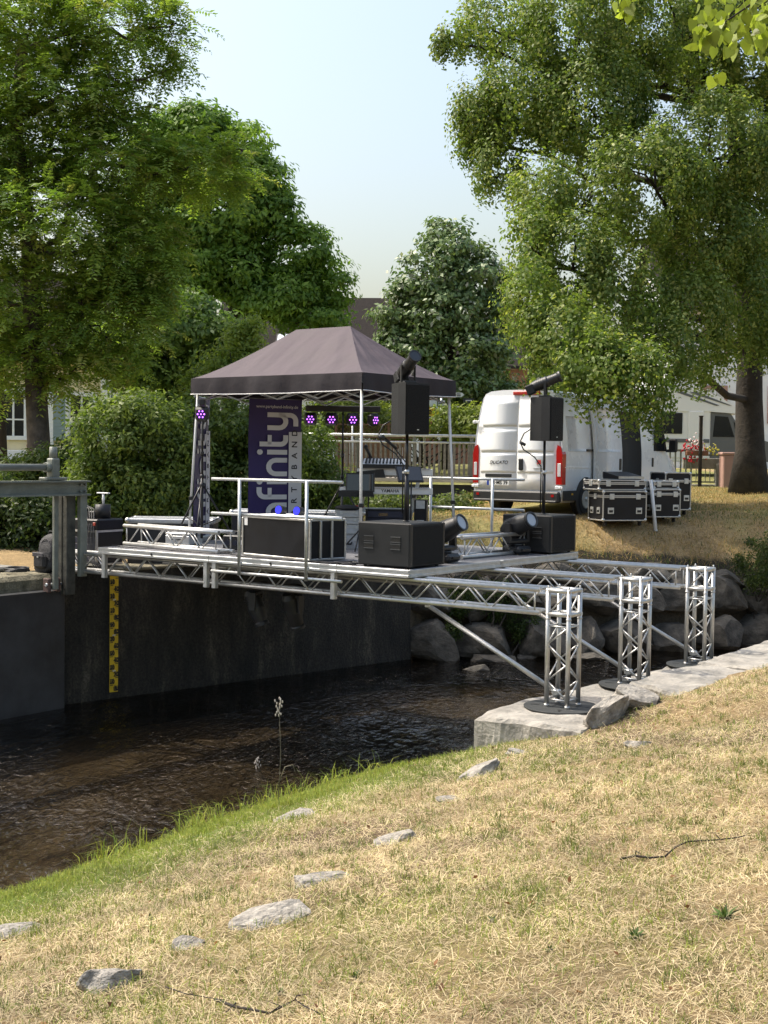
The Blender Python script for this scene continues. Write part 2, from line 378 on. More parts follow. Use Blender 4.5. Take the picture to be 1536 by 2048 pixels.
def gz(x, y): return float(ground_z(np.array([x]), np.array([y]))[0])

def lines(lo, hi, st, far, n):
    c = np.arange(lo, hi + 1e-6, st); k = np.geomspace(st, far, n); return np.concatenate([(lo - np.cumsum(k))[::-1], c, hi + np.cumsum(k)])
gx = lines(-7.5, 9.5, .13, 160, 26); gy = lines(3., 30, .13, 160, 26)
X, Y = np.meshgrid(gx, gy); Z = ground_z(X, Y)
nx, ny = len(gx), len(gy)
ii = (np.arange(ny - 1)[:, None] * nx + np.arange(nx - 1)[None]).ravel()
quads = np.stack([ii, ii + 1, ii + 1 + nx, ii + nx], 1)
a_, b_ = uv(X, Y); s_, par = far_dist(X, Y)
def zone_colour(a_, b_, s_, X, Y, Z):
    n1 = fbm(X, Y, 21, .9)[..., None]; n2 = fbm(X, Y, 22, 4.)[..., None]; n3 = fbm(X, Y, 31, .35)[..., None]
    straw = np.array([.24, .175, .095]) * (.7 + .6 * n2); soil = np.array([.12, .085, .055]) * (.7 + .6 * n2)
    green = np.array([.11, .15, .035]) * (.7 + .6 * n2)
    c = straw * (1 - ss(n1, .55, .75)) + soil * ss(n1, .55, .75)
    g = (1 - ss(a_, 1.2, 2.6))[..., None] * ss(-b_, -.2, 1.)[..., None]
    g = np.clip(g + .35 * ss(n3, .5, .7), 0, 1)
    c = c * (1 - g) + green * g
    farc = np.array([.30, .215, .11]) * (.65 + .7 * n2) * (1 - .45 * ss(n3, .45, .65)) + green * .55 * ss(n3, .45, .65)
    far = (s_ > -.3)[..., None]
    bush = (ss(Y, 29, 34) * (X < 12))[..., None]
    farc = farc * (1 - .6 * bush) + green * .6 * bush
    c = np.where(far, farc, c)
    bed = np.array([.14, .112, .076]) * (.75 + .5 * n2) * (.45 + 1.1 * n1)
    c = np.where((far[..., 0] & (s_ < .7) & (X > -1))[..., None], np.array([.05, .042, .03]) * (.6 + .8 * n2), c)
    return np.where((Z < .04)[..., None], bed, c)
cols = zone_colour(a_, b_, s_, X, Y, Z)
gm = bpy.data.materials.new('dry_ground'); gm.use_nodes = True
_t = gm.node_tree; _b = _t.nodes['Principled BSDF']; _a = _n(_t, 'ShaderNodeAttribute', attribute_name='col')
_tc = _n(_t, 'ShaderNodeTexCoord'); _nz = _n(_t, 'ShaderNodeTexNoise'); _nz.inputs['Scale'].default_value = 22; _nz.inputs['Detail'].default_value = 8; _nz.inputs['Roughness'].default_value = .75
_t.links.new(_tc.outputs['Object'], _nz.inputs['Vector'])
_mr = _n(_t, 'ShaderNodeMapRange'); _mr.inputs[1].default_value = .3; _mr.inputs[2].default_value = .7; _mr.inputs[3].default_value = .55; _mr.inputs[4].default_value = 1.45
_t.links.new(_nz.outputs[0], _mr.inputs[0])
_mx = _n(_t, 'ShaderNodeMix', data_type='RGBA', blend_type='MULTIPLY'); _mx.inputs[0].default_value = 1
_t.links.new(_a.outputs[0], _mx.inputs[6]); _t.links.new(_mr.outputs[0], _mx.inputs[7]); _t.links.new(_mx.outputs[2], _b.inputs['Base Color'])
_b.inputs['Roughness'].default_value = .95; _b.inputs['Specular IOR Level'].default_value = .15
_bp = _n(_t, 'ShaderNodeBump'); _bp.inputs['Strength'].default_value = .9; _bp.inputs['Distance'].default_value = .03
_t.links.new(_nz.outputs[0], _bp.inputs['Height']); _t.links.new(_bp.outputs[0], _b.inputs['Normal'])
ground = link('ground', np_mesh('ground', np.stack([X, Y, Z], -1).reshape(-1, 3), 4, cols.reshape(-1, 3), True, quads), gm)
tag(ground, 'dry grassy banks and brown riverbed', 'ground', kind='structure')

# water: thin reflecting sheet over the brown bed
wm = bpy.data.materials.new('river_water'); wm.use_nodes = True; _t = wm.node_tree; _o = _t.nodes['Material Output']; _t.nodes.remove(_t.nodes['Principled BSDF'])
_tc = _n(_t, 'ShaderNodeTexCoord'); _mp = _n(_t, 'ShaderNodeMapping'); _mp.inputs['Rotation'].default_value = (0, 0, TH + .1); _mp.inputs['Scale'].default_value = (1.2, .62, 1)
_t.links.new(_tc.outputs['Object'], _mp.inputs['Vector'])
_w1 = _n(_t, 'ShaderNodeTexNoise'); _w1.inputs['Scale'].default_value = 8.5; _w1.inputs['Detail'].default_value = 3; _w1.inputs['Roughness'].default_value = .55; _w1.inputs['Distortion'].default_value = .6
_w2 = _n(_t, 'ShaderNodeTexNoise'); _w2.inputs['Scale'].default_value = .55; _w2.inputs['Detail'].default_value = 2
_w3 = _n(_t, 'ShaderNodeTexNoise'); _w3.inputs['Scale'].default_value = 2.2; _w3.inputs['Detail'].default_value = 2
for w_ in (_w1, _w2, _w3): _t.links.new(_mp.outputs[0], w_.inputs['Vector'])
_am = _n(_t, 'ShaderNodeMapRange'); _am.inputs[1].default_value = .36; _am.inputs[2].default_value = .62; _am.inputs[3].default_value = .22; _am.inputs[4].default_value = 1.5
_t.links.new(_w2.outputs[0], _am.inputs[0])
_mu = _n(_t, 'ShaderNodeMath', operation='MULTIPLY'); _t.links.new(_w1.outputs[0], _mu.inputs[0]); _t.links.new(_am.outputs[0], _mu.inputs[1])
_ad = _n(_t, 'ShaderNodeMath', operation='MULTIPLY_ADD'); _t.links.new(_w3.outputs[0], _ad.inputs[0]); _ad.inputs[1].default_value = .55; _t.links.new(_mu.outputs[0], _ad.inputs[2])
_bp = _n(_t, 'ShaderNodeBump'); _bp.inputs['Strength'].default_value = 1.; _bp.inputs['Distance'].default_value = .09; _t.links.new(_ad.outputs[0], _bp.inputs['Height'])
_fr = _n(_t, 'ShaderNodeFresnel'); _fr.inputs[0].default_value = 1.42; _t.links.new(_bp.outputs[0], _fr.inputs['Normal'])
_gl = _n(_t, 'ShaderNodeBsdfGlossy'); _gl.inputs['Roughness'].default_value = .02; _t.links.new(_bp.outputs[0], _gl.inputs['Normal'])
_tr = _n(_t, 'ShaderNodeBsdfTransparent'); _tr.inputs[0].default_value = (.54, .51, .45, 1)
_ms = _n(_t, 'ShaderNodeMixShader'); _t.links.new(_fr.outputs[0], _ms.inputs[0]); _t.links.new(_tr.outputs[0], _ms.inputs[1]); _t.links.new(_gl.outputs[0], _ms.inputs[2]); _t.links.new(_ms.outputs[0], _o.inputs[0])
wv = [S(-5.9, -30), S(3.5, -30), S(3.5, 14), S(8, 60), S(-2, 60), S(-6.5, 6)]
w = MB().add([(p.x, p.y, 0) for p in wv], [tuple(range(6))]).build('river', wm); tag(w, 'shallow rippled brown river', 'river', kind='structure')

# ---------------------------------------------------------------- rough stone helpers
def rock_mesh(name, seed, cuts=14, sub=3, squash=(1, 1, 1), rough=.05):
    r = np.random.default_rng(seed); bm = bmesh.new(); bmesh.ops.create_icosphere(bm, subdivisions=sub, radius=1.25)
    P = np.array([v.co for v in bm.verts])
    for k in range(cuts):
        n = r.normal(size=3); n /= np.linalg.norm(n); d = r.uniform(.62, .95); e = P @ n - d; P = P - np.outer(np.clip(e, 0, None), n)
    P = P / np.abs(P).max(0) * np.array(squash)
    P += rough * (np.stack([vnoise(P[:, 1] + seed, P[:, 2], k, 3.) for k in range(3)], 1) - .5)
    for v, p in zip(bm.verts, P): v.co = p
    me = bpy.data.meshes.new(name); bm.to_mesh(me); bm.free(); me.materials.append(M['rock']); return me
def slab_mesh(name, quad, z0, z1, seed, rough=.06, cuts=14):
    """cut stone block on a quad outline (world xy), uneven top and broken edges"""
    bm = bmesh.new(); q = [Vector((p[0], p[1])) for p in quad]; n = cuts; r = np.random.default_rng(seed)
    grid = {}
    lay = [z0, (z0 + z1) / 2, z1 - .03, z1]
    V = []; F = []
    def pt(s, t): return q[0] * (1 - s) * (1 - t) + q[1] * s * (1 - t) + q[2] * s * t + q[3] * (1 - s) * t
    bord = [(i / n, 0) for i in range(n)] + [(1, i / n) for i in range(n)] + [(1 - i / n, 1) for i in range(n)] + [(0, 1 - i / n) for i in range(n)]
    for k, z in enumerate(lay):
        for (s, t) in bord:
            ins = .03 if k == 3 else 0
            p = pt(s + (.5 - s) * ins, t + (.5 - t) * ins); V.append((p.x, p.y, z))
    m = len(bord)
    for k in range(3):
        for i in range(m): F.append((k * m + i, k * m + (i + 1) % m, (k + 1) * m + (i + 1) % m, (k + 1) * m + i))
    base = len(V); inner = {}
    for i in range(1, n):
        for j in range(1, n):
            s = .03 * .5 + i / n * .97; t = .03 * .5 + j / n * .97; p = pt(s, t); inner[(i, j)] = len(V); V.append((p.x, p.y, z1))
    def vid(i, j):
        if (i, j) in inner: return inner[(i, j)]
        if j == 0: return 3 * m + i
        if i == n: return 3 * m + n + j
        if j == n: return 3 * m + 2 * n + (n - i)
        return 3 * m + 3 * n + (n - j)
    for i in range(n):
        for j in range(n): F.append((vid(i, j) % len(V) if not (i == 0 and j == 0) else 3 * m, vid(i + 1, j), vid(i + 1, j + 1), vid(i, j + 1)))
    V = np.array(V); nz_ = np.stack([fbm(V[:, 0] * 1. + 7 * k, V[:, 1] + V[:, 2] * 1.7, seed + k, 3.2) - .5 for k in range(3)], 1)
    V = V + nz_ * np.array([rough * 2.4, rough * 2.4, rough * 1.6])
    bm.free(); b = MB().add(V, F, False); return b.mesh(name)

# ---------------------------------------------------------------- retaining wall with water gauge
wd = np.array([.48 + 4.16, 22.38 - 18.07]); WL = np.linalg.norm(wd); wd /= WL; wn = np.array([wd[1], -wd[0]])
W0 = np.array([-4.16, 18.07]) - wd * .42
wall = thing('retaining_wall', 'dark stained concrete river wall under the stage', 'wall', (W0[0], W0[1], 0), math.atan2(wd[1], wd[0]))
def wall_block(b):
    nx_, nz_ = 46, 14; L = WL + .42; V = []; F = []
    for i in range(nx_ + 1):
        for j in range(nz_ + 1):
            x = L * i / nx_; z = -.6 + 2.4 * j / nz_
            y = -.05 * (fbm(np.array([x]), np.array([z]), 40, 1.6)[0] - .5) + (-.06 * max(0, .25 - z)); V.append((x, y, z))
    for i in range(nx_):
        for j in range(nz_): p = i * (nz_ + 1) + j; F.append((p, p + nz_ + 1, p + nz_ + 2, p + 1))
    b.add(V, F, True)
    b.box((L / 2, .34, .61), (L, .62, 2.38))
part('wall_body', 'concrete', wall, wall_block)
part('coping', 'moss', wall, lambda b: [b.box((.6 + i * 1.02, .33, 1.81), (1.0, .68, .05), None, .012) for i in range(6)])
gauge = thing('water_gauge', 'yellow water level staff gauge with black numerals on the concrete wall', 'gauge', wall.location, wall.rotation_euler.z)
GX = .42 + .49; GB, GT = .10, 1.74
part('gauge_plate', 'yellow', gauge, lambda b: [b.box((GX, -.062, (GB + GT) / 2), (.135, .012, GT - GB), None, .003)])
def gmarks(b):
    k = 0; z = GB + .02
    while z < GT - .02:
        dm = int(round((z - GB) * 100)) // 10; left = dm % 2 == 0
        sx = -1 if not left else 1
        w_ = .045 if (k % 5) else .06
        b.box((GX + sx * (.064 - w_ / 2), -.0695, z), (w_, .004, .010)); k += 1; z += .02
    for i in range(16): b.box((GX + (1 if i % 2 == 0 else -1) * .014, -.0695, GB + .055 + i * .1), (.012, .004, .075))
    for i in range(16): b.box((GX + (1 if i % 2 == 0 else -1) * .05, -.0693, GB + .03 + i * .1), (.028, .004, .028))
part('scale_marks', 'ink', gauge, gmarks)
labs = ['191', '10', '20', '30', '40', '50', '60', '70', '80', '90', '192', '10', '20', '30', '40', '50']
for i, t in enumerate(labs):
    place_text(t, .088 if len(t) == 2 else .075, 'ink', gauge, (GX + (.031 if i % 2 == 0 else -.031), -.0705, GB + .045 + i * .1), (1, 0, 0), (0, 0, 1), 'numeral', depth=.0015, bold=.0015, space=.9)
part('wall_bracket', 'galv', gauge, lambda b: [b.box((GX, -.045, z), (.05, .05, .02)) for z in (.4, .9, 1.4)])

# ---------------------------------------------------------------- boulders of the far bank
RM = [rock_mesh('boulder_%d' % i, 50 + i, 16, 3) for i in range(7)]
rev = thing('boulder_wall', 'shaded boulder wall along the far river bank below the van', 'rock wall', (.6, 22.6, 0))
def boulder(px_, py_, pz_, sx, sy, sz, rz, k, tilt=.1):
    o = link('boulder', RM[k % 7], None, rev, (px_ - .6, py_ - 22.6, pz_), rot=(tilt * math.sin(k * 3), tilt * math.cos(k * 5), rz)); o.scale = (sx, sy, sz); return o
path = FE[4:10].copy(); seg = np.diff(path, axis=0); sl = np.hypot(*seg.T); cum = np.concatenate([[0], np.cumsum(sl)])
def along(s):
    i = min(len(sl) - 1, int(np.searchsorted(cum, s, 'right') - 1)); t = (s - cum[i]) / sl[i]; p = path[i] + seg[i] * t; return p, math.atan2(seg[i][1], seg[i][0])
s0 = -.7; k = 0
while s0 < cum[-1] - .5:
    wdt = rng.uniform(.7, 1.35); p, an = along(max(0, min(s0 + wdt / 2, cum[-1] - .01))); nrm = np.array([math.sin(an), -math.cos(an)])
    h = rng.uniform(.36, .46); q = p + nrm * .28; boulder(q[0], q[1], h * .55, wdt / 2 * 1.03, .55, h, an, k); k += 1; s0 += wdt * .97
s0 = -.5
while s0 < cum[-1] - .5:
    wdt = rng.uniform(.6, 1.2); p, an = along(max(0, min(s0 + wdt / 2, cum[-1] - .01))); nrm = np.array([math.sin(an), -math.cos(an)])
    h = rng.uniform(.34, .46); q = p + nrm * .02; boulder(q[0], q[1], .86 + h * .3 - .12 * ss(q[0], 4, 8), wdt / 2 * 1.04, .5, h, an, k + 3); k += 1; s0 += wdt * .95
s0 = .2
while s0 < cum[-1] - .5:
    wdt = rng.uniform(.6, 1.0); p, an = along(max(0, min(s0 + wdt / 2, cum[-1] - .01))); nrm = np.array([math.sin(an), -math.cos(an)])
    q = p - nrm * .2; boulder(q[0], q[1], 1.36 - .3 * ss(q[0], 4, 8), wdt / 2 * 1.05, .42, .26, an, k + 5); k += 1; s0 += wdt * 1.05
for i, (px_, py_, w_) in enumerate([(985, 1322, .42), (955, 1342, .22), (1190, 1318, .45), (1062, 1316, .3)]):
    p = on_z(px_, py_, 0); o = link('river_stone', RM[(i + 2) % 7], None, None, (p.x, p.y + .1, .0), rz=.3 * i); o.scale = (w_, w_ * .6, .1)
    tag(o, 'flat wet stone breaking the water below the boulder wall', 'stone', 'stones in the water')

# ---------------------------------------------------------------- granite ledge under the towers
def ledge(quad_ab, z0, z1, seed, label):
    me = slab_mesh('granite_block', [S(*q)[:2] for q in quad_ab], z0, z1, seed); me.materials.append(M['slab'])
    return tag(link('granite_block', me, None), label, 'stone block', 'granite blocks along the near bank')
ledge([(1.22, -.58), (2.42, -.62), (2.36, 1.02), (1.30, 1.0)], -.3, .85, 1, 'long granite block carrying the truss tower closest to the open grass bank')
ledge([(1.32, 1.03), (2.40, 1.05), (2.40, 2.9), (1.42, 2.9)], -.3, .85, 2, 'granite block under the middle truss tower')
ledge([(1.42, 2.93), (2.44, 2.93), (2.5, 4.7), (1.5, 4.75)], -.3, .85, 3, 'granite block under the truss tower farthest downstream')
ledge([(2.12, 1.15), (2.85, .8), (2.98, 2.75), (2.2, 2.8)], .4, 1.05, 4, 'raised pale granite slab beside the middle truss tower')
ledge([(2.2, 2.83), (3.0, 2.78), (3.1, 5.2), (2.22, 5.25)], .4, 1.09, 5, 'raised pale granite slab hiding the foot of the downstream tower')
ledge([(2.22, 5.28), (3.12, 5.23), (3.2, 8.6), (2.3, 8.6)], -.3, 1.12, 6, 'long raised granite slab reaching farthest downstream')
SR = [rock_mesh('stone_%d' % i, 150 + i, 26, 4, rough=.16) for i in range(5)]
for me in SR: me.materials.clear(); me.materials.append(M['fieldstone'])
def stone(a, b, dz, sx, sy, sz, rz, k, label, tilt=(0, 0), group=None):
    p = S(a, b); z = float(near_z(np.array([a]), np.array([b]))[0])
    o = link('bank_stone', SR[k % 5], None, None, (p.x, p.y, z + dz), rot=(tilt[0], tilt[1], rz)); o.scale = (sx, sy, sz)
    return tag(o, label, 'stone', group)
stone(2.50, -.18, .02, .30, .14, .25, .75, 0, 'upright grey stone leaning beside the round tower base plate', (.3, -.3))
stone(2.58, .30, .06, .34, .22, .15, .5, 1, 'pale flat stone between the two nearest tower blocks and the grass', (.1, .15))
stone(2.42, .12, .06, .18, .14, .13, 1.2, 2, 'small cracked stone wedged beside the upright grey stone', (.2, 0))
G = 'half buried stones in the dry grass'
LB = 'flat grey stone half buried in the dry grass slope'
bank = [((215, 1972), .15, .075, .10, .9), ((372, 1895), .10, .06, .06, .7), ((530, 1845), .20, .12, .085, .55), ((650, 1762), .19, .09, .085, .65),
        ((800, 1680), .17, .10, .08, .5), ((955, 1552), .24, .12, .10, .95), ((1035, 1508), .13, .1, .06, .6), ((25, 1868), .15, .09, .07, .6), ((588, 1636), .16, .1, .035, .6), ((905, 1600), .14, .08, .03, .8), ((1275, 1492), .12, .08, .06, .3)]
LBS = ['bulky grey stone with a dark cleft in the half buried row', 'small dark stone between the bulky cleft stone and the broad flat one', 'broad pale flat stone, biggest of the half buried row', 'long pale ledge stone next above the broad flat stone', 'thick blunt ended grey stone in the middle of the half buried row', 'sharp edged slab stone tilting out of the slope beside the green strip', 'small stone just upslope of the tilted slab stone']
def hit(px_, py_):
    p0 = np.array([0, 0, ZC]); d = np.array(at_y(px_, py_, 1.)) - p0; t = np.arange(2, 26, .01); P = p0 + t[:, None] * d; a, b = uv(P[:, 0], P[:, 1]); z = near_z(a, b)
    i = int(np.argmax(P[:, 2] < z)); return a[i], b[i]
for i, ((x_, y_), sx, sy, sz, rz) in enumerate(bank):
    a, b = hit(x_, y_); stone(a, b, -sz * .12, sx * 1.1, sy * 1.25, sz * .9, rz, i, LBS[i] if i < len(LBS) else LB, (.2 * math.sin(i), .25 * math.cos(2 * i)), G)

# ---------------------------------------------------------------- sluice gate at the left
RZ = -TH
gate = thing('sluice_gate', 'dark steel sluice gate plate in its grey frame at the weir', 'sluice gate', S(-5.62, 0, 0), RZ)
part('gate_plate', 'gatesteel', gate, lambda b: [b.box((0, -2.6, .62), (.07, 5.1, 1.92), None, .008), b.box((.045, -2.6, -.12), (.03, 5.08, .10)), b.box((-.05, -2.6, 1.585), (.18, 5.1, .03))])
part('guide_post', 'darkpost', gate, lambda b: [b.box((.10, -.04, 2.22), (.10, .15, 1.36), None, .01), b.box((.02, -.10, 2.2), (.06, .05, 1.34))])
part('guide_post', 'greysteel', gate, lambda b: [b.box((.18, .12, 2.33), (.07, .12, 1.10), None, .006)])
part('lifting_rod', 'greysteel', gate, lambda b: [b.box((.10, -.27, 2.25), (.05, .075, 1.25), None, .006)])
br = part('rod_bracket', 'rust', gate, lambda b: [b.box((.03, -.35, 1.68), (.12, .05, .19), None, .01), b.box((.03, -.19, 1.68), (.12, .05, .19), None, .01)])
part('bolt', 'galv', br, lambda b: b.cyl((.05, -.39, 1.69), (.05, -.13, 1.69), .022))
def ibeam(b):
    b.box((.18, -2.45, 3.065), (.17, 5.3, .022)); b.box((.18, -2.45, 2.885), (.17, 5.3, .022)); b.box((.18, -2.45, 2.975), (.018, 5.28, .16))
bm_ = part('cross_beam', 'greysteel', gate, ibeam)
part('bolt', 'greysteel', bm_, lambda b: [b.cyl((.2, y, z), (.235, y, z), .014, n=6) for y in (.06, .14) for z in (2.93, 3.02)])
part('spindle_housing', 'greysteel', gate, lambda b: [b.box((.16, -.36, 3.10), (.18, .34, .04), None, .01), b.box((.16, -.36, 3.24), (.13, .13, .26), None, .015), b.cyl((.16, -.36, 3.36), (.16, -.36, 3.52), .055, .05, 12)])
part('drive_shaft', 'greysteel', gate, lambda b: [b.cyl((.16, -.44, 3.25), (.16, -5., 3.25), .045, n=12), b.cyl((.16, -.43, 3.25), (.16, -.50, 3.25), .065, n=12)])
led = thing('weir_ledge', 'mossy concrete ledge behind the sluice gate', 'ledge', S(-5.72, 0, 0), RZ)
part('ledge_block', 'moss', led, lambda b: [b.box((-.95, -2.9, .78), (1.65, 5.9, 2.04), None, .06)])
part('ledge_slab', 'concrete_pale', led, lambda b: [b.box((-1.6, -2.6, 1.84), (1.6, 5., .06), None, .02)])
hr = thing('pipe_handrail', 'grey bent pipe handrail on the weir ledge', 'handrail', S(-7.2, 0, 1.8), RZ)
part('rail_pipe', 'greysteel', hr, lambda b: b.tube([(0, -4, .84), (0, -.42, .84), (0, -.2, .83), (0, -.12, .76), (0, -.10, .62)], .024))
part('middle_rail', 'greysteel', hr, lambda b: b.cyl((0, -4, .42), (0, -.36, .42), .016))
for y in (-.36, -1.9, -3.4): part('handrail_post', 'greysteel', hr, lambda b: b.cyl((0, y, 0), (0, y, .83), .022))
# ================================================================== stage: trusses, towers, decks
DECK = 2.205
def one_mesh(m, fn, name='piece'):
    b = MB(); fn(b); me = b.mesh(name); me.materials.append(M[m]); return me
BR = {}
def brace_mesh(kind, dx, m='alu'):
    k = (kind, round(dx, 3), m)
    if k not in BR:
        d = {'side+': (dx, 0, .24), 'side-': (dx, 0, -.24), 'flat+': (dx, .24, 0), 'flat-': (dx, -.24, 0), 'vert': (0, 0, .24), 'cross': (0, .24, 0)}[kind]
        BR[k] = one_mesh(m, lambda b: b.cyl((0, 0, 0), d, .0095, n=7), 'brace')
    return BR[k]
def truss_parts(t, L, cr=.025):
    me = one_mesh('alu', lambda b: [b.cyl((0, 0, 0), (L, 0, 0), cr, n=14), b.cyl((0, 0, 0), (.05, 0, 0), cr * .8, n=10)], 'chord')
    for y in (-.12, .12):
        for z in (0, .24): link('chord', me, None, t, (0, y, z))
    n = max(2, int(round((L - .2) / .25))); dx = (L - .2) / n
    for y in (-.12, .12):
        for i in range(n):
            up = (i + (y > 0)) % 2 == 0
            link('brace', brace_mesh('side+' if up else 'side-', dx), None, t, (.1 + i * dx, y, 0 if up else .24))
        for x in (.06, L - .06): link('brace', brace_mesh('vert', 0), None, t, (x, y, 0))
    for z in (0, .24):
        for i in range(0, n, 2):
            up = (i // 2 + (z > 0)) % 2 == 0
            link('brace', brace_mesh('flat+' if up else 'flat-', dx), None, t, (.1 + i * dx, -.12 if up else .12, z))
        for x in (.06, L - .06): link('brace', brace_mesh('cross', 0), None, t, (x, -.12, z))
BB = (.143, 1.864, 3.748)
where = ('in front, under the handrail side of the deck', 'under the middle of the deck', 'under the back edge of the deck')
for b0, w_ in zip(BB, where):
    t = thing('truss_beam', 'long silver box truss beam ' + w_, 'truss', S(-6.05, b0 + .12, 1.847), RZ, 'truss beams carrying the stage'); truss_parts(t, 7.62)
tl = ('silver truss tower on a round plate closest to the open grass bank', 'middle silver truss tower on a round plate', 'silver truss tower downstream with its foot behind granite slabs')
tmesh = None
def make_tower(label, loc):
    H = 1.228; t = thing('truss_tower', label, 'truss tower', loc, RZ, 'truss towers on the near bank')
    part('base_plate', 'darkbeam', t, lambda b: b.cyl((0, 0, .006), (0, 0, .022), .40, n=40))
    part('plate_slot', 'ink', t, lambda b: [b.box((.28 * math.cos(q), .28 * math.sin(q), .0225), (.09, .03, .004), rotm('Z', q)) for q in (.4, 2.0, 3.5, 5.1)])
    leg = one_mesh('alu', lambda b: [b.cyl((0, 0, .02), (0, 0, H + .02), .025, n=14), b.cyl((0, 0, .02), (0, 0, .05), .028, n=12), b.cyl((0, 0, .93), (0, 0, .945), .028, n=12)], 'column')
    for x in (-.12, .12):
        for y in (-.12, .12): link('column', leg, None, t, (x, y, 0))
    hx = one_mesh('alu', lambda b: [b.cyl((-.142, 0, 0), (.142, 0, 0), .025, n=12)], 'corner_tube')
    for z in (.985, H):
        for y in (-.12, .12): link('corner_tube', hx, None, t, (0, y, z)); link('corner_tube', hx, None, t, (y, 0, z), rz=math.pi / 2)
    ring = one_mesh('alu', lambda b: b.cyl((-.12, 0, 0), (.12, 0, 0), .0095, n=7), 'ring_bar')
    for z in (.10, .86):
        for y in (-.12, .12): link('ring_bar', ring, None, t, (0, y, z)); link('ring_bar', ring, None, t, (y, 0, z), rz=math.pi / 2)
    n = 4; dz = .76 / n
    br = {sg: one_mesh('alu', lambda b: b.cyl((-.12 * sg, 0, 0), (.12 * sg, 0, dz), .0095, n=7), 'brace') for sg in (1, -1)}
    tb = one_mesh('alu', lambda b: b.cyl((-.12, 0, 0), (.12, 0, .243), .0095, n=7), 'brace')
    for i in range(n):
        for j, (ox, oy, rz) in enumerate([(0, -.12, 0), (0, .12, 0), (-.12, 0, math.pi / 2), (.12, 0, math.pi / 2)]):
            link('brace', br[1 if (i + j) % 2 else -1], None, t, (ox, oy, .10 + i * dz), rz=rz)
    for (ox, oy, rz) in [(0, -.12, 0), (.12, 0, math.pi / 2), (0, .12, math.pi)]: link('brace', tb, None, t, (ox, oy, .985), rz=rz)
    for x in (-.12, .12):
        for y in (-.12, .12): part('bolt', 'galv', t, lambda b: b.cyl((x, y, H + .02), (x, y, H + .05), .009, n=6))
    return t
for b0, l in zip(BB, tl): make_tower(l, S(1.79, b0 + .12, .862))
for b0, l in zip(BB, ('running down to the tower closest to the open grass bank', 'running down to the middle tower', 'running down to the downstream tower')):
    p = thing('brace_pole', 'long silver diagonal brace pole ' + l, 'pole', S(.1, b0 + .12, 1.80), RZ, 'diagonal brace poles')
    part('pole_tube', 'alu', p, lambda b: b.cyl((0, 0, 0), (1.62, 0, -.78), .026, n=12))
    part('clamp', 'galv', p, lambda b: b.box((0, 0, .02), (.07, .07, .08), None, .01)); part('clamp', 'galv', p, lambda b: b.box((1.62, 0, -.78), (.08, .08, .06), None, .01))

# ---- decks
def make_deck(la, lb, label, loc, legs=()):
    t = thing('stage_deck', label, 'stage deck', loc, RZ, 'stage decks')
    part('deck_board', 'deck_top', t, lambda b: b.box((la / 2, lb / 2, -.006), (la - .03, lb - .03, .012)))
    for (cx, cy, dx, dy) in [(la / 2, .0135, la - .004, .025), (la / 2, lb - .0135, la - .004, .025), (.0135, lb / 2, .025, lb - .056), (la - .0135, lb / 2, .025, lb - .056)]:
        part('frame_rail', 'alu_dull', t, lambda b: [b.box((cx, cy, -.016), (dx, dy, .028), None, .003), b.box((cx, cy, -.074), (dx, dy, .030), None, .003), b.box((cx, cy, -.045), (dx - (.008 if dx < dy else 0), dy - (.008 if dy < dx else 0), .03))])
    for x in ((la / 2,) if la > 1.5 else ()): part('lock_hole', 'ink', t, lambda b: b.cyl((x, -.001, -.045), (x, .004, -.045), .016, n=10))
    for lx in legs: part('leg', 'alu_dull', t, lambda b: [b.box((lx, .04, -.245), (.062, .062, .32), None, .006)])
    return t
words = {0: 'along the front edge', 1: 'second row back from the front edge', 2: 'third row back from the front edge', 3: 'along the back edge'}
for j in range(4):
    make_deck(2, 1, 'two metre stage deck at the gate end, ' + words[j], S(-5, j + .001, DECK), (.09, 1.93) if j == 0 else ())
    make_deck(2, 1, 'two metre stage deck mid stage, ' + words[j], S(-2.998, j + .001, DECK), (.07, 1.93) if j == 0 else ())
make_deck(1, 2, 'stage deck at the tower end under the front subwoofer', S(-.996, 0, DECK)); make_deck(1, 2, 'stage deck at the tower end under the back subwoofer', S(-.996, 2.002, DECK))

# ---- handrails
def handrail(label, loc, ks):
    t = thing('stage_handrail', label, 'handrail', loc, RZ, 'stage handrails')
    for z in (.945, .525, -.185): part('rail', 'galv', t, lambda b: b.cyl((0, 0, z), (2.02, 0, z), .019, n=10))
    for x in (.48, 1.52): part('post', 'galv', t, lambda b: [b.cyl((x, -.03, .945), (x, -.03, -.21), .021, n=10), b.box((x, -.015, -.07), (.05, .05, .05), None, .008)])
    return t
handrail('galvanised stage handrail in front of the black flight case', S(-2.92, -.03, DECK), 0)
handrail('galvanised stage handrail along the back edge beside the keyboard', S(-2.9, 4.06, DECK), 1)
# loose trusses lying on the deck
t = thing('loose_truss', 'short silver truss lying on the deck at the gate end', 'truss', S(-5.02, .62, DECK + .026), RZ - .13); truss_parts(t, 2.0)
t = thing('loose_truss', 'short silver truss lying between the two subwoofers', 'truss', S(-.52, 1.72, DECK + .026), RZ + math.pi / 2 - .05); truss_parts(t, 1.46)

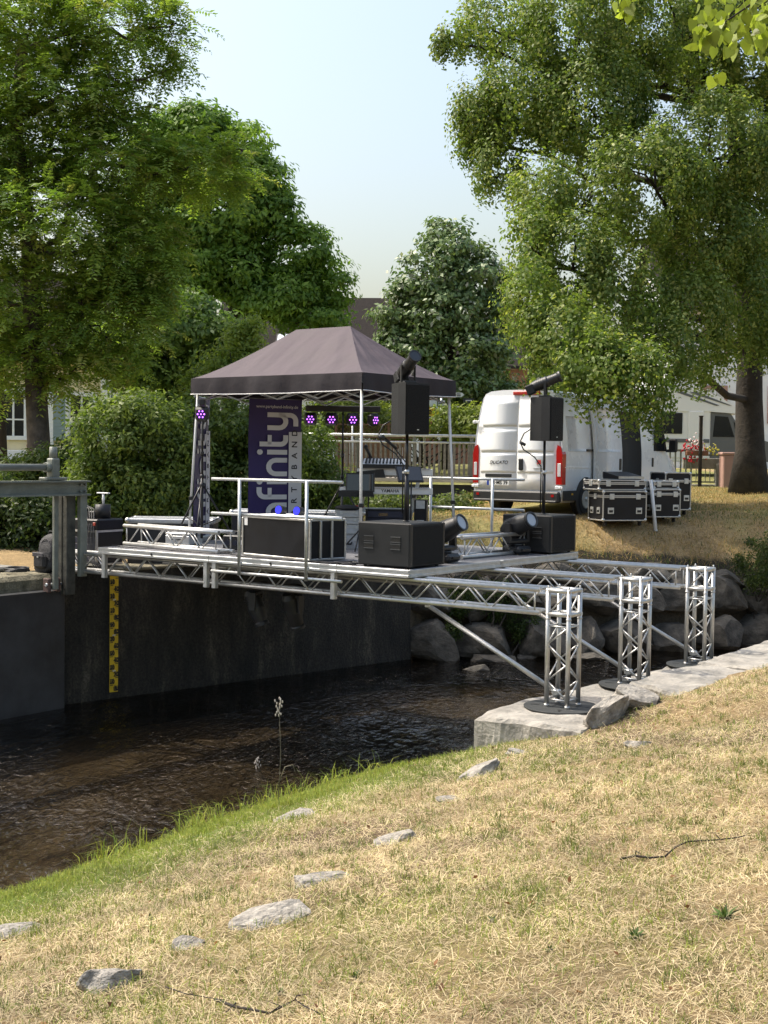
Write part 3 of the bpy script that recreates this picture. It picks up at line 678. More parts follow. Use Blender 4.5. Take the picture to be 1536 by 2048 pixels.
# ---- pavilion
TZ = -.659
tent = thing('pavilion_tent', 'black pop-up pavilion tent over the stage', 'tent', S(-1.509, 1.13, DECK), TZ)
EZ, RH = 2.275, .70
def roof_face(b, e0, e1, r0, r1, n=72, m=26):
    V = []; F = []
    e0, e1, r0, r1 = (np.array(q, float) for q in (e0, e1, r0, r1))
    for j in range(m + 1):
        t = j / m
        for i in range(n + 1):
            s = i / n; p = (e0 * (1 - s) + e1 * s) * (1 - t) + (r0 * (1 - s) + r1 * s) * t
            z = EZ + RH * (t ** 1.22)
            wr = (1 - abs(2 * s - 1)) * .9
            z += (.075 * (fbm(np.array([(s - .5) * (13 - 7 * t) + 40]), np.array([t * 1.6]), 70 + int(e0[0] * 3 + e0[1] * 7), 1., 3)[0] - .5) + .014 * math.sin((s - .5) * 30 * (1 - .6 * t) + 3 * t)) * min(1, 3 * (1 - abs(2 * s - 1))) * min(1, 4 * (1 - t)) * min(1, 5 * t) * .8
            z -= .035 * math.sin(math.pi * s) * (1 - t) ** 2 * (t > 0)
            V.append((p[0], p[1], z))
    for j in range(m):
        for i in range(n): k = j * (n + 1) + i; F.append((k, k + 1, k + n + 2, k + n + 1))
    b.add(V, F, True)
c4 = [(-3, 0), (0, 0), (0, 2), (-3, 2)]; R0, R1 = (-1.98, 1), (-1.02, 1)
for e0, e1, r0, r1 in [(c4[0], c4[1], R0, R1), (c4[1], c4[2], R1, R1), (c4[2], c4[3], R1, R0), (c4[3], c4[0], R0, R0)]:
    part('roof_panel', 'tent', tent, lambda b: roof_face(b, e0, e1, r0, r1))
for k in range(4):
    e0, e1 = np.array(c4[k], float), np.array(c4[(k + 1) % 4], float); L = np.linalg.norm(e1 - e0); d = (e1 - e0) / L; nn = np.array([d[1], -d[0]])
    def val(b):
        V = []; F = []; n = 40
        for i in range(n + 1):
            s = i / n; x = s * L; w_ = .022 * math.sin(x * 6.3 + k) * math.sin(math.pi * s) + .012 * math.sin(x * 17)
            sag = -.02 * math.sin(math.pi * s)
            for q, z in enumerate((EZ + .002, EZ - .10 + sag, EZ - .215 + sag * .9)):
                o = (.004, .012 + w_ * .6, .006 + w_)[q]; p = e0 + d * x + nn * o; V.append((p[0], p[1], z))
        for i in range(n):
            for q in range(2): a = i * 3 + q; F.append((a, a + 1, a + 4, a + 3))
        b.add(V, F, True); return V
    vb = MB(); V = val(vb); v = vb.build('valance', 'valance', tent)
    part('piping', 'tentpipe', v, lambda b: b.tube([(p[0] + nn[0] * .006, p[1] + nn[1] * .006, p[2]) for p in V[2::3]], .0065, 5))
for k, (x, y) in enumerate(c4):
    sx = 1 if x > -1 else -1; sy = 1 if y > 1 else -1
    top = (x - sx * .07, y - sy * .07, EZ - .02); bot = (x + sx * .02, y + sy * .02, .01)
    lg = part('leg', 'tentframe', tent, lambda b: [b.cyl(bot, top, .0235, n=4)])
    part('foot', 'black', lg, lambda b: b.box((bot[0], bot[1], .006), (.10, .10, .012)))
    mid = [bot[i] * .72 + top[i] * .28 for i in range(3)]; part('leg_lock', 'black', lg, lambda b: b.box(mid, (.06, .06, .05), rotm('Z', .78), .005))
    part('corner_joint', 'black', lg, lambda b: b.box((top[0], top[1], EZ - .17), (.06, .06, .10), rotm('Z', .78), .006))
def scissor(b_, p, q, n):
    p, q = np.array(p), np.array(q)
    for i in range(n):
        a = p + (q - p) * i / n; c = p + (q - p) * (i + 1) / n; zt, zl = EZ - .09, EZ - .30
        part('scissor_bar', 'alu_dull', tent, lambda b: b.cyl((a[0], a[1], zt), (c[0], c[1], zl), .012, n=4)); part('scissor_bar', 'alu_dull', tent, lambda b: b.cyl((a[0], a[1], zl), (c[0], c[1], zt), .012, n=4))
ci = [(-2.9, .1), (-.1, .1), (-.1, 1.9), (-2.9, 1.9)]
for k in range(4): scissor(None, ci[k], ci[(k + 1) % 4], 4 if k % 2 == 0 else 2)
scissor(None, (-1.5, .1), (-1.5, 1.9), 2)

# ---- loudspeakers
def subwoofer(label, loc, rz):
    t = thing('subwoofer', label, 'subwoofer', loc, rz, 'subwoofers at the tower end of the deck'); w_, d_, h_ = .72, .70, .50
    part('cabinet', 'black_rough', t, lambda b: b.box((0, 0, h_ / 2 + .012), (w_, d_, h_ - .012), None, .014))
    part('grille', 'grille', t, lambda b: b.box((w_ / 2 + .004, 0, h_ / 2 + .01), (.012, d_ - .08, h_ - .07), None, .004))
    [part('trim_bar', 'black', t, lambda b: b.box((w_ / 2 - .005, s_ * (d_ / 2 - .03), h_ / 2 + .01), (.03, .045, h_ - .02), None, .006)) for s_ in (-1, 1)]
    for x in (-.20, .17):
        for z in (.24, .32):
            hd = part('handle_pocket', 'ink', t, lambda b: b.box((x, -d_ / 2 - .001, z), (.125, .006, .052), None, .002))
            part('handle_rim', 'handle_rim', hd, lambda b: [b.box((x, -d_ / 2 - .004, z + q * .029), (.135, .010, .008)) for q in (-1, 1)])
    part('pole_socket', 'black', t, lambda b: b.cyl((.06, 0, h_), (.06, 0, h_ + .02), .04))
    [part('foot', 'rubber', t, lambda b: b.cyl((x, y, 0), (x, y, .014), .02)) for x in (-.3, .3) for y in (-.28, .28)]
    return t
def speaker(label, loc, rz, h_=.57):
    t = thing('loudspeaker', label, 'loudspeaker', loc, rz, 'loudspeakers on poles')
    out = [(.17, -.18), (.17, .18), (.04, .175), (-.17, .095), (-.17, -.095), (.04, -.175)]
    part('cabinet', 'black_rough', t, lambda b: b.prism(out, (0, 0, h_), (0, 0, 0), ((1, 0, 0), (0, 1, 0))))
    g = part('grille', 'grille', t, lambda b: b.box((.176, 0, h_ / 2), (.014, .345, h_ - .02), None, .005))
    part('badge', 'galv', g, lambda b: b.box((.184, .0, .05), (.003, .028, .012)))
    part('top_plate', 'black', t, lambda b: b.prism([(x * .96, y * .96) for x, y in out], (0, 0, .006), (0, 0, h_), ((1, 0, 0), (0, 1, 0))))
    part('connector', 'black', t, lambda b: b.box((-.175, 0, .16), (.012, .12, .12)))
    return t
def pole(label, loc, h_):
    t = thing('speaker_pole', label, 'pole', loc, RZ, 'speaker poles'); part('lower_tube', 'blacksteel', t, lambda b: b.cyl((0, 0, 0), (0, 0, h_ * .55), .0235, n=12))
    part('upper_tube', 'blacksteel', t, lambda b: b.cyl((0, 0, h_ * .55), (0, 0, h_), .0175, n=12)); part('clamp_knob', 'galv', t, lambda b: [b.cyl((0, 0, h_ * .54), (0, 0, h_ * .59), .03, n=12), b.cyl((0, -.03, h_ * .56), (0, -.07, h_ * .56), .014, n=8)])
    return t
subwoofer('black subwoofer at the front corner of the deck', S(-.40, .43, DECK), RZ); subwoofer('black subwoofer at the back corner of the deck', S(-.36, 3.56, DECK), RZ)
PH = .98
pole('black pole rising from the front corner subwoofer', S(-.34, .43, DECK + .52), PH); pole('black pole rising from the back corner subwoofer', S(-.30, 3.56, DECK + .52), PH - .02)
ZS = DECK + .52 + PH
speaker('black loudspeaker above the front corner subwoofer, turned towards the bank', S(-.34, .43, ZS), RZ - .24); speaker('black loudspeaker on the pole beside the white van', S(-.30, 3.56, ZS - .02), RZ)
# small lamp-arm cables at each pole
for i, (a, b_, z) in enumerate([(-.34, .43, ZS), (-.30, 3.56, ZS - .02)]):
    t = thing('speaker_cable', ('black cable looping down the front speaker pole', 'black cable looping down the pole beside the white van')[i], 'cable', S(a, b_, z), RZ)
    part('cable_run', 'black', t, lambda b: b.tube([(-.16, -.10, .15), (-.22, -.16, .10), (-.26, -.20, -.02), (-.22, -.17, -.12), (-.10, -.08, -.22), (-.03, -.03, -.34), (-.03, -.03, -.9)], .009, 6))
    part('plug', 'black', t, lambda b: b.cyl((-.26, -.20, -.02), (-.20, -.16, -.06), .02, n=8))

# ---- moving heads
def moving_head(label, loc, rz, tilt, sc=1., group='moving head lights on the deck', cat='stage light'):
    t = thing('moving_head_light', label, cat, loc, rz, group); t.scale = (sc, sc, sc)
    part('base', 'black', t, lambda b: [b.box((0, 0, .055), (.28, .24, .09), None, .03), b.cyl((0, 0, .10), (0, 0, .125), .075, n=14)])
    part('yoke', 'black', t, lambda b: [b.box((0, 0, .15), (.10, .30, .06), None, .02)] + [b.prism([(-.045, .14), (.045, .14), (.035, .36), (-.035, .36)], (0, .035, 0), (0, s_ * .145 - .0175, 0)) for s_ in (-1, 1)])
    d = (math.cos(tilt), 0, math.sin(tilt)); c = (0, 0, .33)
    hd = part('head', 'black', t, lambda b: [b.lathe([(-.22, .001), (-.22, .07), (-.16, .10), (.02, .115), (.10, .105), (.20, .085), (.215, .095), (.25, .095), (.25, .078), (.235, .072)], c, d, 18)] + [b.lathe([(x, .118), (x + .012, .118)], c, d, 18) for x in (-.12, -.09, -.06, -.03)])
    part('lens', 'lens', hd, lambda b: b.disc([c[i] + d[i] * .238 for i in range(3)], d, .074, 20))
    part('handle', 'black', t, lambda b: [b.box((x, 0, .06), (.02, .12, .02)) for x in (-.15, .15)])
    return t
moving_head('black moving head light beside the front corner subwoofer', S(-.30, 1.18, DECK), RZ - .05, .45, 1.12)
moving_head('black moving head light before the back corner subwoofer', S(-.36, 2.98, DECK), RZ - .25, .35, 1.12)
for i, (px_, lab) in enumerate([(512, 'black moving head light hanging under the deck, gate side of the pair'), (586, 'black moving head light hanging under the deck, tower side of the pair')]):
    p = at_y(px_, 1185, 16.6 - .3 * i); o = moving_head(lab, (p.x, p.y, 1.86), RZ + .4 + i, 1.2, 1., 'moving heads hanging under the deck'); o.rotation_euler = (math.pi, 0, RZ + .4 + i)

# ---- profile spotlights on the loudspeakers
def spot(label, loc, rz, tilt):
    t = thing('spotlight', label, 'spotlight', loc, rz, 'spotlights standing on the loudspeakers')
    part('stand_base', 'black', t, lambda b: b.box((0, 0, .012), (.16, .16, .022), None, .004))
    part('yoke', 'black', t, lambda b: [b.box((0, s_ * .085, .11), (.03, .012, .19)) for s_ in (-1, 1)] + [b.box((0, 0, .03), (.03, .18, .014))])
    d = (math.cos(tilt), 0, math.sin(tilt)); c = (0, 0, .20)
    hd = part('lamp_body', 'black', t, lambda b: [b.lathe([(-.20, .001), (-.20, .062), (-.14, .072), (.02, .074), (.04, .065), (.17, .062), (.19, .075), (.215, .075), (.215, .06)], c, d, 18)] + [b.lathe([(x, .078), (x + .012, .078)], c, d, 18) for x in (-.12, -.09, -.06, -.03)])
    R = rotm('Y', -tilt)
    part('power_box', 'black_rough', t, lambda b: b.box(np.array(c) + R @ np.array([-.22, 0, -.02]), (.11, .15, .13), R, .012))
    part('lens', 'darkglass', hd, lambda b: b.disc([c[i] + d[i] * .212 for i in range(3)], d, .06, 18))
    part('omega_clamp', 'galv', t, lambda b: b.box((-.07, .10, .15), (.10, .012, .12), None, .003))
    return t
spot('black spotlight standing on the front loudspeaker', tuple(S(-.34, .43, ZS + .576)), -1.15, .5)
spot('black spotlight standing on the loudspeaker beside the white van', tuple(S(-.30, 3.56, ZS + .556)), -.25, .38)

# ---- tripod light stands with four lamp bars
def par_lamp(parent, c, d, up=(0, 0, 1)):
    d = np.array(d, float); d /= np.linalg.norm(d); r = np.cross(d, up); r /= np.linalg.norm(r); u_ = np.cross(r, d); R = np.stack([r, d, u_], 1)
    h = MB().box(c, (.185, .085, .18), R, .03).box(np.array(c) - d * .06, (.13, .05, .13), R, .02).build('lamp_head', 'black', parent)
    front = np.array(c) + d * .0445
    e = MB(); co = MB()
    for q in [(0, 0)] + [(.045 * math.cos(k * math.pi / 3), .045 * math.sin(k * math.pi / 3)) for k in range(6)]:
        p = front + r * q[0] + u_ * q[1]; e.disc(p, d, .0145, 12); co.disc(p + d * .001, d, .007, 8)
    le = e.build('led_ring', 'led', h); co.build('led_core', 'led_core', h)
    MB().box(np.array(c) + u_ * .09, (.16, .02, .012), R).build('lamp_bracket', 'black', parent); return h
def light_stand(label, loc, rz, barrot, faces, hh=1.90):
    t = thing('light_stand', label, 'light stand', loc, rz, 'light stands')
    part('pole', 'blacksteel', t, lambda b: [b.cyl((0, 0, .10), (0, 0, .95), .0185, n=10), b.cyl((0, 0, .93), (0, 0, hh), .0145, n=10)])
    [part('collar', 'black', t, lambda b: b.cyl((0, 0, z0_), (0, 0, z1_), r_, n=10)) for z0_, z1_, r_ in ((.78, .86, .035), (.92, .97, .028), (1.22, 1.28, .024))]; part('clamp_knob', 'black', t, lambda b: b.cyl((0, -.015, 1.245), (0, -.09, 1.27), .012, n=8))
    for k in range(3):
        an = k * 2 * math.pi / 3 + .5; d = (math.cos(an), math.sin(an))
        lg = part('leg', 'blacksteel', t, lambda b: [b.cyl((d[0] * .03, d[1] * .03, .80), (d[0] * .52, d[1] * .52, .02), .0125, n=8), b.cyl((d[0] * .02, d[1] * .02, .28), (d[0] * .29, d[1] * .29, .39), .008, n=6)])
        part('rubber_foot', 'rubber', lg, lambda b: b.cyl((d[0] * .51, d[1] * .51, .03), (d[0] * .54, d[1] * .54, 0.0), .017, n=8))
    bx = np.array([math.cos(barrot), math.sin(barrot), 0])
    part('light_bar', 'black', t, lambda b: b.box((0, 0, hh), (1.08, .07, .085), rotm('Z', barrot), .006))
    for k, f in enumerate(faces): par_lamp(t, bx * (-.47 + k * .305) + np.array([0, 0, hh - .155]), (math.cos(f), math.sin(f), -.12))
    return t
p = at_y(684, 1000, 19.2); light_stand('black tripod light stand with four violet lamps behind the keyboard', (p.x, p.y, DECK), 0, .06, (-1.62, -1.58, -1.40, -.75), 1.93)
p = at_y(404, 1000, 17.9); light_stand('black tripod light stand with violet lamps at the gate end', (p.x, p.y, DECK), 0, 1.69, (-1.75, -.7, -.5, -.3), 1.93)

# ---- printed roll-up banners
def ribbon(b, pts, w_, z=0.):
    P = np.array(pts, float); T = np.gradient(P, axis=0); T /= np.linalg.norm(T, axis=1)[:, None] + 1e-9; N = np.stack([-T[:, 1], T[:, 0]], 1) * w_ / 2
    n = len(P); V = np.vstack([np.c_[P + N, np.full(n, z)], np.c_[P - N, np.full(n, z)]]); b.add(V, [(i, n + i, n + i + 1, i + 1) for i in range(n - 1)])
def arc(cx, cy, r, a0, a1, n=9): return [(cx + r * math.cos(a0 + (a1 - a0) * i / n), cy + r * math.sin(a0 + (a1 - a0) * i / n)) for i in range(n + 1)]
def logo(b, w_=.25):
    """the word infinity in round strokes; x runs along the word, y up, x-height 1"""
    PI = math.pi; x = 0
    def i_(x): ribbon(b, [(x, 0), (x, .5), (x, 1)], w_); ribbon(b, arc(x, 1.36, .07, 0, 2 * PI, 14), .15); return x + .42
    def n_(x): ribbon(b, [(x, 0), (x, .35), (x, .56)] + arc(x + .36, .56, .36, PI, 0)[1:] + [(x + .72, .3), (x + .72, 0)], w_); return x + 1.14
    x = i_(x); x = n_(x)
    ribbon(b, [(x, 0), (x, .5), (x, 1.08)] + arc(x + .30, 1.08, .30, PI, PI / 2)[1:] + [(x + .52, 1.38)], w_); ribbon(b, [(x, .86), (x + .25, .86), (x + .48, .86)], w_ * .8); x += .80
    x = i_(x); x = n_(x); x = i_(x)
    ribbon(b, [(x, 1.38), (x, .8), (x, .34)] + arc(x + .26, .34, .26, PI, 1.5 * PI)[1:] + [(x + .48, .08)], w_); ribbon(b, [(x, .88), (x + .25, .88), (x + .48, .88)], w_ * .8); x += .86
    ribbon(b, [(x, 1.0), (x, .7), (x, .42)] + arc(x + .34, .42, .34, PI, 2 * PI)[1:] + [(x + .68, .7), (x + .68, 1.0)], w_)
    ribbon(b, [(x + .68, .42), (x + .68, 0), (x + .68, -.12)] + arc(x + .38, -.12, .30, 0, -PI / 2)[1:] + [(x + .10, -.42)], w_); return x + .8
def banner(label, loc, rz, lean):
    t = thing('roll_up_banner', label, 'banner', loc, rz, 'band banners'); w_, h_ = .84, 2.04; t.rotation_euler = (lean, 0, rz)
    part('cassette', 'alu_dull', t, lambda b: b.box((0, 0, .04), (w_ + .03, .10, .08), None, .015))
    cl = MB()
    n = 16; V = []; 
    for i in range(n + 1):
        for s_ in (-1, 1): V.append((s_ * w_ / 2, .014 * math.sin(i * .7) * (i / n), .08 + (h_ - .08) * i / n))
    cl.add(V, [(2 * i, 2 * i + 1, 2 * i + 3, 2 * i + 2) for i in range(n)], True); cl.add([(x, y + .006, z) for x, y, z in V], [(2 * i, 2 * i + 2, 2 * i + 3, 2 * i + 1) for i in range(n)], True)
    cloth = cl.build('printed_sheet', 'indigo', t)
    fr = -.016
    def on(b, fn, s, ox, oz, dy=0.):
        q = MB(); fn(q); P = np.vstack(q.v); b.add(np.c_[ox - P[:, 1] * s * 1.18, np.full(len(P), fr - dy), oz + P[:, 0] * s], [f for f in q.f])
    part('logo', 'print_white', cloth, lambda b: on(b, logo, .272, .185, .22))
    part('strip', 'print_white', cloth, lambda b: b.box((.315, fr - .001, .83), (.21, .002, 1.5)))
    for k, ch in enumerate('PARTYBAND'): place_text(ch, .125, 'print_dark', cloth, (.305, fr - .004, .26 + k * .163), (0, 0, 1), (-1, 0, 0), 'letter', bold=.002)
    place_text('www.partyband-infinity.de', .063, 'print_white', cloth, (0.02, fr - .002, 1.935), (1, 0, 0), (0, 0, 1), 'web_address', bold=.0006)
    part('top_rail', 'alu_dull', t, lambda b: b.cyl((-w_ / 2, 0, h_), (w_ / 2, 0, h_), .012, n=8)); part('mast', 'alu_dull', t, lambda b: b.cyl((0, .04, .05), (0, .03, h_), .01, n=8))
    return t
p = at_y(549, 1040, 18.9); banner('violet roll-up band banner standing face on behind the flight case', (p.x, p.y, DECK), .55, 0)
p = at_y(402, 1040, 18.7); banner('violet roll-up band banner seen almost edge on behind the gate end light stand', (p.x, p.y, DECK), 1.46, 0)
# small blue uplights on the case
# ================================================================== cases, keyboards and small gear
def flight_case(name, label, cat, loc, rz, w_, d_, h_, wheels=True, lid=.0, panel='caselam', group=None, latches=True, handles=True):
    t = thing(name, label, cat, loc, rz, group); z0 = .10 if wheels else .0; e = .024
    part('panel_box', panel, t, lambda b: b.box((0, 0, z0 + h_ / 2), (w_ - .016, d_ - .016, h_ - .016)))
    ed = MB()
    for sx in (-1, 1):
        for sy in (-1, 1): ed.box((sx * (w_ / 2 - e / 2), sy * (d_ / 2 - e / 2), z0 + h_ / 2), (e, e, h_ - .01), None, .005)
    for sz in (e / 2, h_ - e / 2) + ((lid - .014, lid + .014) if lid else ()):
        for sy in (-1, 1): ed.box((0, sy * (d_ / 2 - e / 2), z0 + sz), (w_ - .01, e, e), None, .005)
        for sx in (-1, 1): ed.box((sx * (w_ / 2 - e / 2), 0, z0 + sz), (e, d_ - .01, e), None, .005)
    ed.build('edge_profile', 'alu', t)
    for sx in (-1, 1):
        for sy in (-1, 1):
            for sz in (0, 1): part('corner_cap', 'galv', t, lambda b: b.ball((sx * (w_ / 2 - .022), sy * (d_ / 2 - .022), z0 + (.022 if sz == 0 else h_ - .022)), .036, 8, 5))
    if latches and lid:
        for x in (-w_ * .3, w_ * .3): part('latch', 'galv', t, lambda b: [b.box((x, -d_ / 2 - .004, z0 + lid), (.10, .014, .11), None, .004)])
        for y in (0,): part('latch', 'galv', t, lambda b: [b.box((-w_ / 2 - .004, y, z0 + lid), (.014, .10, .11), None, .004)])
    if handles:
        zz = z0 + (lid or h_) * .42
        for x in (-w_ * .32, w_ * .32): hp = part('handle', 'galv', t, lambda b: [b.box((x, -d_ / 2 - .003, zz), (.13, .01, .12), None, .003)]); part('handle_grip', 'ink', hp, lambda b: b.box((x, -d_ / 2 - .008, zz - .01), (.085, .006, .045)))
        for y in (-d_ * .22, d_ * .22): hp = part('handle', 'galv', t, lambda b: [b.box((-w_ / 2 - .003, y, zz), (.01, .13, .12), None, .003)]); part('handle_grip', 'ink', hp, lambda b: b.box((-w_ / 2 - .008, y, zz - .01), (.006, .085, .045)))
    if wheels:
        for sx in (-1, 1):
            for sy in (-1, 1): part('caster', 'rubber', t, lambda b: [b.cyl((sx * (w_ / 2 - .1) - .018, sy * (d_ / 2 - .1), .045), (sx * (w_ / 2 - .1) + .018, sy * (d_ / 2 - .1), .045), .045, n=12), b.box((sx * (w_ / 2 - .1), sy * (d_ / 2 - .1), .09), (.07, .07, .025))])
    return t
# big black case behind the handrail: hinged lid end with silver ribs
c = thing('long_flight_case', 'big black flight case with silver ribs behind the front handrail', 'flight case', S(-2.03, .46, DECK), RZ - .16)
part('body', 'caselam', c, lambda b: b.box((0, 0, .255), (1.24, .56, .47), None, .004))
for z in (.022, .487):
    for s_ in (-1, 1): part('edge_rail', 'alu', c, lambda b: b.box((0, s_ * .275, z), (1.26, .03, .026), None, .005)); part('edge_rail', 'alu', c, lambda b: b.box((s_ * .62, 0, z), (.03, .52, .026), None, .005))
[part('corner_rail', 'alu', c, lambda b: b.box((sx * .62, sy * .28, .255), (.028, .028, .44), None, .004)) for sx in (-1, 1) for sy in (-1, 1)]
for y in (-.12, .06): part('side_rib', 'alu', c, lambda b: b.box((.628, y, .255), (.026, .03, .44), None, .004))
part('paper_note', 'white', c, lambda b: b.box((-.56, -.283, .43), (.06, .003, .10)))
part('case_top', 'white', c, lambda b: b.box((.05, 0, .512), (1.1, .5, .012), None, .003))
for i, (x, r_) in enumerate([(-.28, .06), (.06, .07)]):
    u_ = thing('uplight', ('small blue uplight on the flight case, gate side', 'small blue uplight on the flight case, tower side')[i], 'stage light', tuple(Vector(c.location) + Vector((math.cos(RZ - .16) * x, math.sin(RZ - .16) * x, .518))), RZ, 'blue uplights')
    part('housing', 'black', u_, lambda b: [b.cyl((0, 0.10, .04), (0, .0, .055), .055, .06, 14), b.box((0, .05, .012), (.10, .08, .024), None, .004)]); part('lamp_glow', 'led_blue', u_, lambda b: b.disc((0, -.004, .0555), (0, -1, .15), .05, 16))
# silver-edged crates at the gate end behind the stage
def px_thing(px_, py_, Yd): return at_y(px_, py_, Yd)
def low_case(label, a, b_, z, w_, d_, h_, rz):
    t = thing('storage_crate', label, 'crate', S(a, b_, z), RZ + rz, 'silver edged crates at the gate end')
    part('body', 'vantrim', t, lambda b: b.box((0, 0, h_ / 2 - .01), (w_, d_, h_ - .06), None, .004)); part('lid_rail', 'silvercase', t, lambda b: [b.box((0, 0, h_ - .04), (w_ + .02, d_ + .02, .075), None, .012), b.box((0, -d_ / 2 - .012, h_ - .04), (w_ + .02, .006, .02))])
    part('lid_top', 'alu_dull', t, lambda b: b.box((0, 0, h_ + .002), (w_ - .04, d_ - .04, .01))); part('corner_ball', 'galv', t, lambda b: [b.ball((sx * w_ / 2, sy * d_ / 2, h_ - .03), .04, 8, 5) for sx in (-1, 1) for sy in (-1, 1)])
    return t
low_case('long silver lidded crate between the banners at the gate end', -4.35, 3.35, DECK, 1.9, .55, .42, .5)
low_case('silver lidded crate beside the amplifier rack on the weir wall', -5.75, 2.15, 1.80, 1.25, .6, .70, .62)
# amplifier rack on the wall + drum throne part + wireless box
t = thing('amplifier_rack', 'black amplifier rack with silver edges standing on the weir wall', 'amplifier rack', S(-6.05, .92, 1.82), RZ + .05)
part('rack_body', 'caselam', t, lambda b: [b.box((0, 0, .30), (.52, .50, .46)), b.box((0, 0, .62), (.56, .52, .16), None, .02)])
part('edge_profile', 'alu', t, lambda b: [b.box((sx * .255, -.255, .30), (.03, .03, .48)) for sx in (-1, 1)] + [b.box((0, -.255, z), (.54, .03, .03)) for z in (.06, .53)] + [b.box((.26, 0, z), (.03, .5, .03)) for z in (.06, .53)])
part('rack_unit', 'rackblue', t, lambda b: [b.box((0, -.256, z), (.46, .01, .08), None, .003) for z in (.13, .22, .31, .40)])
part('handle', 'red', t, lambda b: b.box((.22, -.262, .63), (.05, .02, .05), None, .006))
part('distribution_box', 'black', t, lambda b: [b.box((-.08, 0, .75), (.26, .22, .10), None, .01), b.cyl((.12, 0, .70), (.12, 0, .90), .11, n=14)]); part('antenna_plate', 'white', t, lambda b: [b.box((.13, 0, 1.06), (.22, .05, .018), None, .004), b.cyl((.13, 0, .9), (.13, 0, 1.05), .018)])
part('cable_bundle', 'black', t, lambda b: [b.tube([(-.2 + .03 * k, -.1, .80), (-.16 + .03 * k, -.14, .88), (-.05 + .05 * k, -.2, .84), (.12 + .03 * k, -.29, .5), (.2 + .02 * k, -.34, .14), (.5 + .05 * k, -.5, .03)], .008, 5) for k in range(5)])
t = thing('backpack', 'black nylon backpack slumped on the weir ledge', 'backpack', S(-6.1, .06, 1.81), RZ)
def pack(b):
    n, m = 20, 14; V = []
    for i in range(m + 1):
        q = i / m; z = .52 * q; w_ = .17 * (1 - .28 * q ** 2) * min(1, .75 + q * 3) * (1 if q < .8 else math.sqrt(max(.01, 1 - ((q - .8) / .205) ** 2))); d_ = w_ * (.72 - .1 * q)
        for k in range(n):
            an = 2 * math.pi * k / n; c, s_ = math.cos(an), math.sin(an); e = .55
            x = w_ * abs(c) ** e * (1 if c > 0 else -1); y = d_ * abs(s_) ** e * (1 if s_ > 0 else -1); cr_ = 1 + .07 * math.sin(q * 17 + an * 2) + .05 * math.sin(an * 5 + q * 9); V.append((x * cr_, y * cr_ + .10 * q, z))
    b.add(V, [(i * n + k, i * n + (k + 1) % n, (i + 1) * n + (k + 1) % n, (i + 1) * n + k) for i in range(m) for k in range(n)], True)
part('sack', 'bag', t, pack)
fpk = part('front_pocket', 'bag', t, lambda b: b.box((.01, -.11, .15), (.24, .09, .20), None, .035)); part('pocket_flap', 'tarp', fpk, lambda b: b.box((.01, -.152, .24), (.23, .02, .06), None, .008))
part('zip_line', 'tarp', t, lambda b: b.tube([(.15 * math.cos(a), -.055 + .05 * math.sin(a), .12 + .33 * math.sin(a)) for a in np.linspace(.1, 3.04, 12)], .006, 5)); part('buckle', 'galv', t, lambda b: b.box((.02, -.165, .21), (.03, .012, .02)))
part('shoulder_strap', 'bag', t, lambda b: [b.tube([(s_ * .08, .12, .46), (s_ * .10, .2, .38), (s_ * .11, .2, .2), (s_ * .1, .12, .06)], .02, 6) for s_ in (-1, 1)]); part('grab_loop', 'bag', t, lambda b: b.tube([(-.05, .08, .5), (-.03, .08, .55), (.03, .08, .55), (.05, .08, .5)], .01, 6))
t = thing('cable_coil', 'flat black cable coil lying beside the backpack', 'cable coil', S(-6.15, -.40, 1.83), 0)
part('cable_run', 'black', t, lambda b: b.tube([((.16 + .012 * math.sin(k * 1.7)) * math.cos(k * .35), (.12 + .01 * math.cos(k)) * math.sin(k * .35), .012 + .012 * (k // 18)) for k in range(80)], .010, 6))

# power box on deck by the tripod and silver case by the loose truss
t = thing('power_box', 'small black power distribution box on the deck near the tripod', 'power box', S(-3.35, .95, DECK), RZ + .3)
part('housing', 'black', t, lambda b: b.box((0, 0, .10), (.36, .26, .19), None, .012)); part('socket', 'rackblue', t, lambda b: [b.cyl((x, -.13, .10), (x, -.145, .10), .035, n=12) for x in (-.11, 0)]); part('carry_handle', 'black', t, lambda b: b.tube([(-.12, 0, .19), (-.12, 0, .24), (.12, 0, .24), (.12, 0, .19)], .010, 6)); part('label_plate', 'white', t, lambda b: b.box((.11, -.1315, .11), (.09, .003, .06)))
t = thing('tool_case', 'small pale silver case behind the loose truss at the gate end', 'case', S(-4.55, 1.15, DECK), RZ + .1)
part('shell', 'silvercase', t, lambda b: [b.box((0, 0, .07), (.42, .30, .13), None, .012), b.box((0, 0, .155), (.42, .30, .035), None, .01)]); part('latch', 'galv', t, lambda b: [b.box((x, -.153, .135), (.04, .012, .05)) for x in (-.12, .12)]); part('grip', 'black', t, lambda b: b.tube([(-.06, -.15, .08), (-.05, -.19, .08), (.05, -.19, .08), (.06, -.15, .08)], .01, 6))

